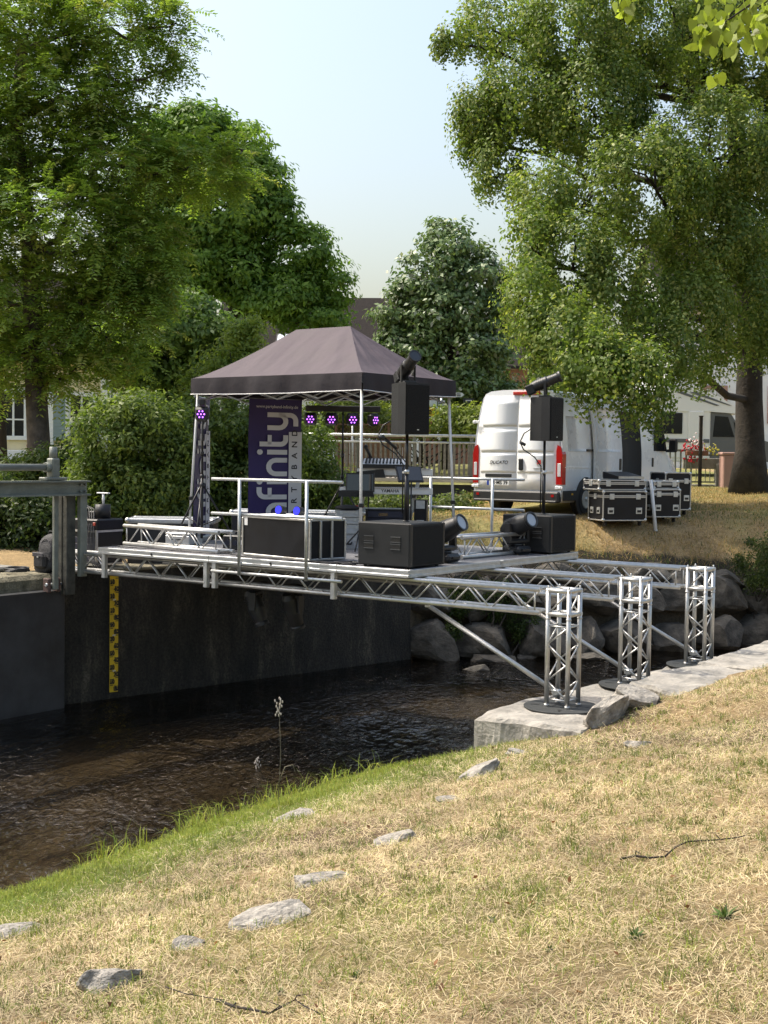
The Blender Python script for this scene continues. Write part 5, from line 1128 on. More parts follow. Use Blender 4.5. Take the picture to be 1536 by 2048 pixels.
# road bridge parapet on the right
RBY = 37.
q = at_y(1338, 955, RBY); pb = thing('bridge_railing', 'grey metal railing with uprights beside the motorhome road', 'railing', (q.x, RBY, gz(q.x, RBY) + .02), 0)
part('top_rail', 'greysteel', pb, lambda b: [b.box((.30, .0, .98), (.68, .08, .06)), b.box((1.05, 0, .86), (.95, .06, .05))]); part('concrete_beam', 'concrete_pale', pb, lambda b: b.box((.95, .10, .62), (1.1, .12, .30), None, .015)); part('concrete_post', 'concrete_pale', pb, lambda b: b.box((1.42, .08, .3), (.18, .2, .65), None, .015))
for i in range(5): part('upright', 'greysteel', pb, lambda b: b.box((.02 + i * .15, .02, .5), (.045, .045, .95), None, .006))
for i in range(7): part('baluster', 'greysteel', pb, lambda b: b.box((.68 + i * .13, .22, .42), (.02, .02, .62)))
part('bottom_rail', 'greysteel', pb, lambda b: b.box((.95, .22, .10), (1.2, .04, .04))); part('end_post', 'greysteel', pb, lambda b: b.box((1.62, .1, .45), (.05, .05, .95)))
ck = thing('concrete_kerb_wall', 'low grey concrete wall under the bridge railing', 'wall', (q.x + .55, RBY + .3, gz(q.x, RBY) - .3), 0); part('wall_block', 'concrete_pale', ck, lambda b: b.box((.5, 0, .1), (1.9, .3, .5), None, .02)); part('block_cap', 'rock', ck, lambda b: b.box((1.25, -.3, .2), (.6, .3, .5), None, .05))
fp = thing('flower_box', 'flower box of red and white blossoms on the bridge railing', 'flower box', (q.x + .75, RBY - .05, gz(q.x, RBY) + .86), 0)
part('box', 'terracotta', fp, lambda b: b.box((0, 0, .07), (.62, .2, .14), None, .02))
for nm, m_, n_, cx, cz, sx, sz in (('red_blossom', 'flower', 70, -.08, .22, .2, .1), ('white_blossom', 'flower_white', 35, .02, .42, .12, .12), ('yellow_blossom', 'flower_yellow', 35, .38, .18, .10, .08), ('trailing_blossom', 'flower', 25, -.1, -.08, .16, .06)):
    part(nm, m_, fp, lambda b: [b.ball((cx + rng.normal() * sx, rng.normal() * .07, cz + rng.normal() * sz), rng.uniform(.018, .035), 5, 3) for _ in range(n_)])
part('stalk', 'leafgreen' if 'leafgreen' in M else 'moss', fp, lambda b: [b.cyl((x, 0, .1), (x * 1.2 + .02, 0, .2 + .25 * rng.random()), .006, n=4) for x in np.linspace(-.25, .4, 18)])
dp = at_y(1401, 890, RBY - .2); t = thing('wooden_post', 'dark wooden post behind the flower box', 'post', (dp.x, dp.y, gz(dp.x, dp.y)), 0); part('shaft', 'barkdark', t, lambda b: b.box((0, 0, .98), (.09, .09, 1.96), None, .01)); part('cap', 'barkdark', t, lambda b: b.box((0, 0, 1.97), (.11, .11, .03), None, .005))
dp = at_y(1462, 930, RBY - .5); t = thing('brick_pillar', 'red sandstone pillar at the road bridge end', 'pillar', (dp.x, dp.y, gz(dp.x, dp.y) - .1), 0); part('shaft', 'windowframe', t, lambda b: b.box((0, 0, .5), (.55, .45, 1.0), None, .03)); part('cap', 'windowframe', t, lambda b: b.box((0, 0, 1.03), (.62, .5, .08), None, .02))

# road signs behind the tent
SY = 44.
def sgn(px_, py_): return at_y(px_, py_, SY)
p0 = sgn(848, 930); sp = thing('direction_sign_post', 'sign post with a yellow arrow sign and white arrow plates behind the loudspeaker', 'road sign', (p0.x, SY, gz(p0.x, SY)), 0)
def loc(px_, py_): p = sgn(px_, py_); return p.x - p0.x, p.z - sp.location.z
part('post', 'galv', sp, lambda b: [b.cyl((0, .05, 0), (0, .05, 3.1), .04, n=8), b.cyl((.55, .05, 0), (.55, .05, 2.8), .04, n=8)])
def plate(m, x0, y0, x1, y1, tip=0, nm='sign_plate', dy=0):
    a = loc(x0, y1); c = loc(x1, y0); hh = c[1] - a[1]
    pts = [(a[0], a[1]), (c[0] - tip, a[1]), (c[0], a[1] + hh / 2), (c[0] - tip, c[1]), (a[0], c[1])] if tip else [(a[0], a[1]), (c[0], a[1]), (c[0], c[1]), (a[0], c[1])]
    return part(nm, m, sp, lambda b: b.prism(pts, (0, .02, 0), (0, -.02 - dy, 0)))
plate('signwhite', 800, 811.5, 886, 835.5, .22); plate('ink', 801, 813.5, 883, 833.5, .21, 'sign_border', .003); ys = plate('signyellow', 802, 815, 881.5, 832, .20, 'arrow_field', .006)
a = loc(853, 824); place_text('ngen', .30, 'ink', sp, (a[0] + .05, -.03, a[1] + .02), (1, 0, 0), (0, 0, 1), 'sign_lettering', bold=.004)
plate('signwhite', 835, 800.5, 874, 810.5); plate('signwhite', 912, 785.5, 928.5, 794, .08); plate('signwhite', 876, 801, 890, 811); plate('signbrown', 871, 833.5, 887, 838); plate('signbrown', 871, 839.5, 888, 844); plate('signbrown', 912, 811.5, 924, 816)
plate('darkbeam', 926, 796.5, 948, 805); part('sign_stroke', 'ink', sp, lambda b: [b.box((loc(x, y)[0], -.024, loc(x, y)[1]), (.14, .004, .03)) for x, y in ((917, 788), (917, 791.5), (881, 804), (881, 807))]); part('sign_stroke', 'print_white', sp, lambda b: [b.box((loc(x, y)[0], -.024, loc(x, y)[1]), (w_, .004, .035)) for x, y, w_ in ((877, 835.7, .12), (878, 841.7, .14), (937, 801, .2), (916, 813.7, .08))])
a = loc(842, 836.5); part('give_way_sign', 'signred', sp, lambda b: b.prism([(a[0] - .45, a[1]), (a[0] + .42, a[1]), (a[0] - .02, a[1] - .76)][::-1], (0, .02, 0), (0, -.02, 0))); part('give_way_field', 'signwhite', sp, lambda b: b.prism([(a[0] - .28, a[1] - .09), (a[0] + .25, a[1] - .09), (a[0] - .02, a[1] - .55)][::-1], (0, .004, 0), (0, -.026, 0)))
p1 = at_y(705, 845, 38.); t = thing('notice_board', 'small white notice on a post behind the footbridge', 'notice', (p1.x, 38., gz(p1.x, 38.)), 0); zz = p1.z - t.location.z; part('post', 'galv', t, lambda b: b.cyl((0, .03, 0), (0, .03, zz + .1), .025, n=8)); part('board', 'signwhite', t, lambda b: b.box((0, 0, zz), (.18, .02, .19))); part('print', 'ink', t, lambda b: [b.box((-.03, -.012, zz + .05 - k * .03), (.09, .003, .008)) for k in range(5)])
# lattice fence
p2 = at_y(672, 872, 40.); p3 = at_y(830, 872, 40.); LL = p3.x - p2.x; lf = thing('lattice_fence', 'brown wooden lattice fence behind the footbridge', 'fence', (p2.x, 40., gz(p2.x, 40.)), 0)
hb = p2.z - lf.location.z
part('board_row', 'lattice', lf, lambda b: [b.box((.07 + k * .135, 0, (hb - .1) / 2), (.125, .025, hb - .1), None, .004) for k in range(int(LL / .135))])
part('lattice_slats', 'lattice', lf, lambda b: [b.box((.1 + k * .11, s_ * .01, hb + .16), (.014, .008, .45), rotm('Y', s_ * .78)) for k in range(int(LL / .11) - 1) for s_ in (-1, 1)])
for k in range(4): part('fence_post', 'lattice', lf, lambda b: b.box((k * LL / 3, .03, hb / 2 + .2), (.08, .08, hb + .45), None, .008))
part('top_rail', 'lattice', lf, lambda b: [b.box((LL / 2, 0, z), (LL, .05, .04)) for z in (hb - .03, hb + .36)])
# ================================================================== vegetation
def unit(v): return v / (np.linalg.norm(v, axis=-1, keepdims=True) + 1e-9)
def ell(lst, Yd):
    """(px, py, rx px, ry px, [depth offset]) -> world ellipsoids at the tree's own distance"""
    out = []
    for e in lst:
        Y_ = Yd + (e[4] if len(e) > 4 else 0); p = at_y(e[0], e[1], Y_); k = 1 / px_m(Y_); out.append((p.x, p.y, p.z, e[2] * k, e[2] * k * (e[5] if len(e) > 5 else .95), e[3] * k))
    return np.array(out)
def clump_centres(E, n, r, shell=.5):
    wgt = E[:, 3] * E[:, 5] + .3 * E[:, 3] * E[:, 4]; idx = r.choice(len(E), n, p=wgt / wgt.sum()); d = unit(r.normal(size=(n, 3))); rad = shell + (1 - shell) * r.random(n) ** .6
    return E[idx, :3] + d * rad[:, None] * E[idx, 3:6], d, idx
def leaf_quads(P, N, A, size, asp, fold=.18):
    """rhombic leaves: centre base P, normal N, axis A"""
    A = unit(A - N * (A * N).sum(1, keepdims=True)); B = np.cross(N, A); s = size[:, None]
    v0 = P; v2 = P + A * s; mid = P + A * s * .45 + N * s * fold * .4
    return np.stack([v0, mid + B * s * asp * .5, v2, mid - B * s * asp * .5], 1).reshape(-1, 3)
def leaf_cloud(E, nc, per, rc, size, asp, c0, c1, seed, up=.6, out=.5, rnd=.7, droop=-.3, shell=.5, pale=None, palefrac=0., loc_=.9):
    r = np.random.default_rng(seed); C, d, idx = clump_centres(E, nc, r, shell); rc = np.array(rc)
    n = nc * per; ci = np.repeat(np.arange(nc), per); g = r.normal(size=(n, 3)) * .55; g *= np.minimum(1, 1.05 / (np.linalg.norm(g, axis=1, keepdims=True) + 1e-9)); sc = r.uniform(.6, 1.25, nc)
    P = C[ci] + g * rc * sc[ci, None]
    N = unit(unit(g) * loc_ + d[ci] * out + np.array([0, 0, up]) * .7 + r.normal(size=(n, 3)) * rnd * .75); A = unit(r.normal(size=(n, 3)) + np.array([0, 0, droop]) + d[ci] * .4)
    s = size * r.uniform(.65, 1.3, n); V = leaf_quads(P, N, A, s, asp)
    t = np.clip(r.normal(.5, .3, nc)[ci] + r.normal(0, .2, n), 0, 1)[:, None]; c = np.array(c0) * (1 - t) + np.array(c1) * t
    if pale is not None: m = r.random(n) < palefrac * r.uniform(.2, 1.8, nc)[ci]; c[m] = np.array(pale) * r.uniform(.75, 1.2, (m.sum(), 1))
    return V, np.repeat(c, 4, 0), C
def frond_cloud(E, nc, per, L, c0, c1, seed, shell=.45):
    """pinnate leaves: leaflets in pairs along drooping stalks radiating from shoot tips"""
    r = np.random.default_rng(seed); C, d, idx = clump_centres(E, nc, r, shell); n = nc * per; ci = np.repeat(np.arange(nc), per)
    D = unit(d[ci] * .45 + r.normal(size=(n, 3)) * np.array([1, 1, .55]) + np.array([0, 0, .15])); ln = L * r.uniform(.6, 1.25, n); k = 8; Vs = []; Cs = []
    t0 = np.clip(r.normal(.5, .2, nc)[ci] + r.normal(0, .15, n), 0, 1)[:, None]; col = np.array(c0) * (1 - t0) + np.array(c1) * t0
    tip = r.random(n) < .16; col[tip] = np.array([.22, .25, .07]) * r.uniform(.8, 1.2, (tip.sum(), 1))
    Sd = unit(np.cross(D, np.array([0, 0, 1.]))); base = C[ci] + r.normal(size=(n, 3)) * .10
    for j in range(k):
        t = (.22 + .78 * j / (k - 1)); pos = base + D * (ln * t)[:, None]; pos[:, 2] -= ln * .38 * t * t
        T = D.copy(); T[:, 2] -= .76 * t; T = unit(T)
        for s_ in (-1, 1):
            A = unit(Sd * s_ + T * .45 + np.array([0, 0, -.28])); N = unit(np.cross(T, Sd) * 1. + r.normal(size=(n, 3)) * .25); N = np.where(N[:, 2:3] < 0, -N, N)
            Vs.append(leaf_quads(pos, N, A, ln * (.30 - .10 * t) * r.uniform(.8, 1.15, n), .36)); Cs.append(np.repeat(col, 4, 0))
    return np.vstack(Vs), np.vstack(Cs), C
def wob(p, q, r, n=6, amp=.12):
    p, q = np.array(p, float), np.array(q, float); L = np.linalg.norm(q - p); P = [p + (q - p) * i / n + (r.normal(size=3) * amp * L * math.sin(math.pi * i / n) * .5) for i in range(n + 1)]; return P
def tree(name, label, trunk, r0, E, leaf, bark='bark', seed=1, limbs=9, twigs=60, cat='tree', leafm='leaf', group=None, amp=.10):
    """trunk: world points; leaf: (V, cols, centres)"""
    r = np.random.default_rng(seed); T = np.array(trunk, float); base = T[0].copy()
    t = thing(name, label, cat, tuple(base), 0, group)
    def wood(b):
        n = len(T); rad = np.linspace(r0, r0 * .42, n); rad[0] = r0 * 1.35; b.tube(T - base, rad, 12)
        C = leaf[2]; tips = []
        for i in range(limbs):
            e = E[i % len(E)]; q = e[:3] + r.normal(size=3) * .15 * e[3:6]; k = int(np.clip(np.argmin(np.abs(T[:, 2] - (q[2] - .9 - .3 * r.random()))), max(1, n // 3), n - 1)); s = T[k]
            P = wob(s, q, r, 7, amp); rr = np.linspace(r0 * .25, r0 * .07, 8); b.tube(np.array(P) - base, rr, 7); tips += P[3:]
        tips = np.array(tips)
        for i in range(twigs):
            c = C[r.integers(len(C))]; j = np.argmin(((tips - c) ** 2).sum(1)); 
            if np.linalg.norm(tips[j] - c) < .05: continue
            b.tube(np.array(wob(tips[j], c, r, 4, .16)) - base, np.linspace(r0 * .085, r0 * .022, 5), 4)
    part('trunk', bark, t, wood)
    V, c, _ = leaf; link('crown', np_mesh('crown', V - base, 4, c), leafm, t); return t
def shrub(name, label, E, leaf, seed=1, cat='shrub', group=None, leafm='leaf', stems=10):
    r = np.random.default_rng(seed); base = E[:, :3].mean(0); base[2] = max(gz(base[0], base[1]), -.2); t = thing(name, label, cat, tuple(base), 0, group)
    V, c, C = leaf; part('stems', 'barkdark', t, lambda b: [b.tube(np.array(wob(base + np.array([r.normal() * .2, r.normal() * .2, -.05]), C[r.integers(len(C))], r, 5, .1)) - base, np.linspace(.03, .008, 6), 5) for _ in range(stems)])
    link('foliage', np_mesh('foliage', V - base, 4, c), leafm, t); return t

# tree of heaven at the left
AY = 25.5
E = ell([(60, 50, 120, 90), (215, 40, 120, 60), (335, 60, 45, 55), (330, 140, 30, 25), (150, 190, 130, 70), (30, 260, 110, 90), (240, 240, 70, 60), (230, 345, 140, 55), (400, 330, 100, 45, .3), (480, 300, 40, 30, .3), (110, 460, 160, 90, -.5), (260, 500, 100, 80), (60, 610, 130, 90), (220, 640, 110, 80), (290, 560, 60, 60), (150, 730, 70, 50), (270, 730, 50, 40), (20, 730, 70, 60), (-80, 350, 120, 260)], AY)
tr = [at_y(82, 985, AY), at_y(78, 900, AY), at_y(72, 780, AY), at_y(66, 650, AY), at_y(62, 520, AY), at_y(45, 380, AY), at_y(30, 240, AY), at_y(45, 100, AY)]
tr[0] = Vector((tr[0].x, AY, gz(tr[0].x, AY) - .05))
tree('pinnate_tree', 'tall tree with feathery pinnate leaves behind the sluice gate', tr, .25, E, frond_cloud(E, 1050, 9, .50, (.12, .205, .038), (.25, .35, .065), 11), 'bark', 12, 16, 150)
p = at_y(4, 800, 30.); tree('slim_tree', 'slim dark trunked tree left of the feathery leaved tree', [(p.x, 30, gz(p.x, 30) - .05), (p.x, 30, 4.2), (p.x - .1, 30, 6.5)], .13, (E2 := ell([(-30, 700, 70, 60), (10, 640, 60, 50)], 30.)), leaf_cloud(E2, 60, 40, (.4, .4, .3), .14, .45, (.05, .085, .02), (.10, .15, .03), 5), 'barkdark', 3, 4, 20)
# horse chestnut
CY = 42.
E = ell([(390, 270, 65, 55), (465, 290, 65, 55), (330, 330, 75, 90), (515, 370, 50, 50), (440, 420, 90, 80), (545, 430, 42, 40), (595, 505, 62, 48), (645, 565, 42, 50), (560, 590, 75, 50), (380, 510, 90, 80), (320, 470, 80, 100), (470, 540, 70, 70), (625, 640, 58, 28)], CY)
tr = [at_y(468, 960, CY), at_y(462, 860, CY), at_y(455, 760, CY), at_y(452, 660, CY), at_y(478, 600, CY), at_y(500, 520, CY), at_y(480, 430, CY), at_y(440, 330, CY)]; tr[0] = Vector((tr[0].x, CY, gz(tr[0].x, CY) - .05))
tree('chestnut_tree', 'broad dark green chestnut tree with a domed crown behind the tent', tr, .30, E, leaf_cloud(E, 600, 120, (.58, .58, .27), .21, .42, (.10, .19, .032), (.21, .33, .055), 21, up=.7, out=.6, rnd=.7, droop=-.5, shell=.78), 'barkdark', 22, 14, 90)
E = ell([(330, 650, 110, 90), (420, 690, 80, 70), (260, 700, 90, 80), (370, 740, 90, 50)], 38.); p = at_y(330, 900, 38.)
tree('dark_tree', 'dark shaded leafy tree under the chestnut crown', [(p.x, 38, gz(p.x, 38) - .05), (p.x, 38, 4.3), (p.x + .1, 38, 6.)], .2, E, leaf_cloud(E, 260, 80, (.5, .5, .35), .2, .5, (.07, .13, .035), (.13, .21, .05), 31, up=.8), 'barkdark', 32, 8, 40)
# middle tree with pale leaf undersides
MY = 46.
E = ell([(905, 490, 60, 55), (860, 560, 75, 65), (950, 560, 70, 65), (900, 620, 90, 60), (800, 620, 50, 50), (985, 640, 50, 60), (830, 690, 75, 50), (930, 710, 85, 55), (780, 690, 40, 45), (880, 770, 90, 40), (960, 790, 60, 50)], MY)
tr = [at_y(893, 900, MY), at_y(893, 840, MY), at_y(898, 780, MY), at_y(905, 720, MY), at_y(900, 640, MY), at_y(895, 560, MY)]; tr[0] = Vector((tr[0].x, MY, gz(tr[0].x, MY) - .05))
tree('middle_tree', 'rounded grey green tree between the tent and the van', tr, .22, E, leaf_cloud(E, 420, 80, (.48, .48, .26), .20, .55, (.10, .17, .06), (.19, .27, .095), 41, up=.7, rnd=.7, pale=(.27, .30, .22), palefrac=.1), 'barkdark', 42, 14, 90, leafm='leaf_soft')
# linden with hanging drapes
LY = 33.
E = ell([(1000, 60, 110, 60, -1), (900, 90, 35, 22, -1), (960, 230, 60, 75, -1.5), (940, 270, 35, 45, -1.5), (1000, 340, 60, 70, -2), (1050, 200, 110, 90, -2), (1180, 60, 150, 110, -2), (1180, 220, 130, 120, -2.5), (1330, 60, 150, 120, -1), (1480, 90, 160, 130, 0), (1090, 400, 80, 70, -4), (1060, 500, 60, 80, -5), (1150, 540, 100, 100, -5), (1060, 620, 55, 110, -6.5), (1130, 680, 90, 100, -7), (1230, 610, 110, 120, -5), (1250, 760, 90, 80, -8.2, .6), (1180, 730, 70, 70, -8, .6), (1310, 800, 45, 50, -8, .6), (1290, 380, 140, 120, -4), (1420, 300, 130, 120, -3), (1420, 480, 120, 100, -3), (1380, 620, 90, 80, -4), (1510, 420, 90, 140, -2), (1480, 600, 70, 70, -3), (1560, 650, 70, 100, -2), (1640, 300, 130, 260, 0), (1345, 700, 60, 60, -5), (1480, 690, 60, 50, -2), (1395, 735, 45, 35, -2)], LY)
tr = [at_y(1497, 1000, 34.), at_y(1500, 900, 34.), at_y(1498, 800, 34.), at_y(1500, 700, 34.), at_y(1490, 560, 34.), at_y(1480, 400, 33.5), at_y(1470, 230, 33.), at_y(1450, 80, 33.)]; tr[0] = Vector((tr[0].x, 34., gz(tr[0].x, 34.) - .1))
E[:, 3:6] *= .9
la = leaf_cloud(E, 1650, 150, (.30, .30, .52), .092, .62, (.085, .145, .03), (.185, .255, .055), 51, up=.35, out=.7, rnd=.75, droop=-.9, shell=.72, pale=(.30, .34, .10), palefrac=.2)
tree('linden_tree', 'huge blossoming linden tree with hanging foliage over the van', tr, .42, E[np.r_[0:14, 19:25]], la, 'barkdark', 52, 16, 150, amp=.05)
# shrubs
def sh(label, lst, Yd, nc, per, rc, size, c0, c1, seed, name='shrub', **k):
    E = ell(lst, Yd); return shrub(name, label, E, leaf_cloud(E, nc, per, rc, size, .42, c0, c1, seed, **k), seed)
sh('big leafy shrub with sunlit yellow green top behind the amplifier rack', [(230, 880, 95, 85), (300, 850, 80, 60), (180, 960, 60, 70), (260, 980, 110, 80), (340, 950, 70, 100), (200, 1040, 90, 40), (330, 1040, 80, 40)], 22.3, 520, 66, (.26, .26, .20), .10, (.07, .12, .025), (.20, .26, .06), 61, up=.5)
sh('leafy shrub rising behind the violet banners and tent leg', [(440, 850, 90, 60), (400, 920, 80, 80), (480, 960, 90, 90), (420, 1010, 90, 50), (540, 880, 70, 80), (380, 830, 60, 45)], 24., 420, 66, (.28, .28, .22), .105, (.055, .10, .022), (.17, .23, .05), 62, up=.5)
sh('dark shrub spreading before the footbridge', [(620, 900, 50, 60), (600, 960, 80, 60), (660, 985, 60, 45), (560, 1000, 70, 50)], 27., 220, 60, (.28, .28, .22), .10, (.05, .095, .022), (.14, .20, .05), 63, up=.5)
sh('light green young tree above the tent edge', [(475, 690, 35, 55), (440, 740, 45, 40), (500, 740, 35, 45), (400, 770, 40, 25), (510, 660, 20, 30)], 25.5, 170, 40, (.22, .22, .2), .10, (.13, .20, .035), (.26, .33, .07), 64, name='young_tree', up=.6, shell=.2)
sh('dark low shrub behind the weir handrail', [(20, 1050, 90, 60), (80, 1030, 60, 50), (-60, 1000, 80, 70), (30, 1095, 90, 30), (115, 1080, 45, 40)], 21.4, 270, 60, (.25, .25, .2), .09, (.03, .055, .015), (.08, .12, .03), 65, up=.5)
sh('ferny green shrub at the foot of the feathery leaved tree', [(90, 940, 60, 40), (140, 920, 40, 50), (40, 950, 60, 35)], 24.2, 130, 50, (.2, .2, .2), .10, (.05, .09, .02), (.14, .19, .05), 66, up=.6)
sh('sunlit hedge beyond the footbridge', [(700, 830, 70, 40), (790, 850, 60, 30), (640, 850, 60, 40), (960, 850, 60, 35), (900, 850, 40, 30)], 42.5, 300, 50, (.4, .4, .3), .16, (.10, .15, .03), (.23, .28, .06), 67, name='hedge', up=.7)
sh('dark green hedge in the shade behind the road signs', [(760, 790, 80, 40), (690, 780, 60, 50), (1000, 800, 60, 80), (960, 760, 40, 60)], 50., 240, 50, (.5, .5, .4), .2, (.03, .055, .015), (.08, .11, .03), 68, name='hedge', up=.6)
sh('weeds growing under the footbridge', [(640, 1010, 60, 30), (760, 1010, 80, 22), (880, 1020, 60, 22), (930, 1015, 40, 28)], 29.5, 220, 46, (.25, .25, .16), .10, (.05, .085, .02), (.14, .18, .05), 69, up=.6, name='weed_patch')
sh('dark bramble bush on the far bank downstream', [(1510, 1130, 40, 55), (1560, 1110, 50, 70)], 24.4, 110, 60, (.16, .16, .16), .06, (.03, .055, .015), (.10, .14, .035), 70, up=.6)
sh('ivy hanging over the boulder wall', [(1005, 1205, 55, 35, 0, .3), (1050, 1255, 35, 30, 0, .3), (910, 1200, 30, 30, -.1, .3), (960, 1180, 60, 20, .2, .3), (905, 1262, 22, 14, -.3, .4)], 22.75, 150, 44, (.11, .08, .13), .055, (.025, .05, .012), (.08, .12, .03), 71, name='ivy', up=.3)
# distant belt of trees
E = ell([(x, 800 + 30 * math.sin(x), 120, 70 + 25 * math.sin(x * 1.7)) for x in range(-500, 2100, 130)], 95.)
V, c, _ = leaf_cloud(E, 900, 40, (1.3, 1.3, .8), .5, .6, (.035, .06, .02), (.09, .125, .04), 81, up=.7)
tag(link('distant_trees', np_mesh('distant_trees', V, 4, c), 'leaf'), 'belt of distant trees behind the houses', 'trees', kind='stuff')
# near linden whose branch tips reach into the picture, heart-shaped leaves; its trunk stands on the bank to the right
r = np.random.default_rng(91); tx, ty = 4.9, 4.6; tz = gz(tx, ty)
t = thing('bank_linden_tree', 'sunlit linden branch tips with heart shaped leaves hanging over the near bank', 'tree', (tx, ty, tz - .1), 0); ob = np.array(t.location)
def tips(): return [(at_y(1450, 40, 4.5), .13), (at_y(1510, 20, 4.6), .13), (at_y(1412, 70, 4.4), .05), (at_y(1255, 2, 4.5), .04), (at_y(1530, 60, 4.7), .1)]
fork = np.array([2.3, 4.7, 5.75]); LT = np.array([(tx, ty, tz - .1), (tx + .05, ty, 3.4), (tx - .05, ty + .05, 5.2), (tx, ty, 7.6), (tx + .1, ty, 9.5)])
part('trunk', 'bark', t, lambda b: b.tube(LT - ob, [.34, .26, .22, .16, .07], 12))
part('limb', 'bark', t, lambda b: [b.tube(np.array(wob(LT[2], fork, r, 6, .05)) - ob, np.linspace(.09, .022, 7), 8)] + [b.tube(np.array(wob(LT[k], np.array(q), r, 5, .08)) - ob, np.linspace(.08, .02, 6), 7) for k, q in ((2, (6.8, 5.6, 6.6)), (3, (3.4, 5.6, 8.6)), (3, (6.4, 3.6, 8.8)), (2, (5.6, 6.6, 6.2)), (4, (4.6, 4.9, 10.6)))])
part('twig_wood', 'twig', t, lambda b: [b.tube(np.array(wob(fork, np.array(q[0]), r, 6, .08)) - ob, np.linspace(.012, .002, 7), 6) for q in tips()])
Ec = np.array([(6.8, 5.6, 6.9, 1.3, 1.3, 1.0), (3.6, 5.4, 8.8, 1.3, 1.3, 1.1), (6.4, 3.6, 9., 1.4, 1.4, 1.1), (5.6, 6.6, 6.6, 1.1, 1.1, .9), (4.7, 4.9, 10.6, 1.3, 1.3, 1.), (5., 4.6, 9., 1.4, 1.4, 1.2)])
V, c, _ = leaf_cloud(Ec, 320, 60, (.30, .30, .4), .10, .8, (.10, .16, .03), (.2, .27, .05), 93, shell=.7); link('crown', np_mesh('crown', V - ob, 4, c), 'leaf', t)
hs = np.array([(0, 0), (.28, -.10), (.5, .12), (.46, .45), (.25, .78), (0, 1.12), (-.25, .78), (-.46, .45), (-.5, .12), (-.28, -.10)])
LV = []; LC = []; LF = []; k = 0
for q, sp_ in tips():
    for _ in range(int(46 * sp_ / .1)):
        P = np.array(q) + r.normal(size=3) * sp_ * np.array([.55, .5, .45]); s = r.uniform(.028, .046); A = unit(r.normal(size=3) * .5 + np.array([0, 0, -1.])); N = unit(r.normal(size=3) + np.array([0, -.6, .5])); N = unit(N - A * (A @ N)); B = np.cross(N, A)
        LV.append(P - ob + (hs[:, 1:2] * A + hs[:, 0:1] * B + N * (np.abs(hs[:, 0:1]) * .25)) * s); LF.append(tuple(range(k, k + 10))); k += 10; LC.append(np.tile(np.array([.23, .29, .05]) * r.uniform(.6, 1.5), (10, 1)))
link('branch_leaves', np_mesh('branch_leaves', np.vstack(LV), 10, np.vstack(LC)), 'leaf', t)

# ---------------------------------------------------------------- grass
def blades(P, az, el_, L, Wd, bend, col, name, label, cat='grass'):
    n = len(P); H = np.stack([np.cos(az), np.sin(az), np.zeros(n)], 1); D = H * np.cos(el_)[:, None] + np.array([0, 0, 1.]) * np.sin(el_)[:, None]
    B = np.stack([-np.sin(az), np.cos(az), np.zeros(n)], 1); tw = rng.uniform(-.9, .9, n)[:, None]; B = unit(B + np.array([0, 0, 1.]) * tw * .5)
    w = Wd[:, None]; mid = P + D * (L * .55)[:, None]; tip = P + D * L[:, None] + H * (bend * L * .25)[:, None]; tip[:, 2] -= bend * L * .45
    V = np.stack([P - B * w / 2, P + B * w / 2, mid - B * w * .4, mid + B * w * .4, tip], 1).reshape(-1, 3); i = np.arange(n)[:, None] * 5
    Fq = np.concatenate([i + np.array([0, 1, 3]), i + np.array([0, 3, 2]), i + np.array([2, 3, 4])], 0)
    o = link(name, np_mesh(name, V, 3, np.repeat(col, 5, 0), False, Fq), 'grass'); return tag(o, label, cat, kind='stuff')
def scatter(n, a0, a1, b0, b1, keep):
    a = rng.uniform(a0, a1, n); b = rng.uniform(b0, b1, n); x = CO[0] + UU[0] * a + VV[0] * b; y = CO[1] + UU[1] * a + VV[1] * b
    m = (y > 3.0); a, b, x, y = a[m], b[m], x[m], y[m]; z = near_z(a, b); P = np.stack([x, y, z], 1); px_, py_ = project(P)
    m = (px_ > -420) & (px_ < 2150) & (py_ < 2300) & (z > .06); a, b, P = a[m], b[m], P[m]; d = P[:, 1]; m = rng.random(len(d)) < keep(a, b, d); return a[m], b[m], P[m]
def off_stone(a, b): return ~((b > -.62) & (b < 8.6) & (a < np.where(b < 1., 2.42, 2.95)))
# lying straw
a, b, P = scatter(2600000, .15, 10.5, -11.5, 9, lambda a, b, d: np.clip(np.interp(d, [3, 6, 10, 16, 25], [1, .62, .30, .15, .08]), 0, 1) * np.clip(.2 + 1.9 * (fbm(a, b, 77, 1.9) - .22), .1, 1.1) * .75)
m = off_stone(a, b); a, b, P = a[m], b[m], P[m]
n = len(P); t = rng.random(n)[:, None]; col = np.array([.70, .59, .375]) * (1 - t) ** .8 + np.array([.24, .185, .11]) * t
pt = fbm(P[:, 0], P[:, 1], 21, .9); g = (rng.random(n) < (.12 + .42 * (1 - ss(a - near_edge(b), .7, 2.4)) * ss(-b, -.3, .8) * 1.5 + .22 * ss(fbm(P[:, 0], P[:, 1], 31, .35), .5, .7)))
gc = np.array([.13, .19, .035]) * rng.uniform(.6, 1.5, (n, 1)) + np.array([.10, .06, .0]) * rng.random((n, 1)); col[g] = gc[g]
col *= (.55 + .9 * fbm(P[:, 0], P[:, 1], 99, 2.5))[:, None]
sc = np.interp(P[:, 1], [4, 8, 16], [1., 1.25, 1.9])
el_ = np.where(g, rng.uniform(.35, 1.25, n), np.abs(rng.normal(.22, .28, n))); L = np.where(g, rng.uniform(.025, .075, n), rng.uniform(.025, .09, n)) * (.85 + .3 * sc)
blades(P + np.array([0, 0, .004]), rng.uniform(0, 6.283, n), el_, L, rng.uniform(.0016, .0037, n) * sc, rng.uniform(0, 1, n), col, 'dry_grass', 'short dry straw coloured grass on the near bank'); NG = n
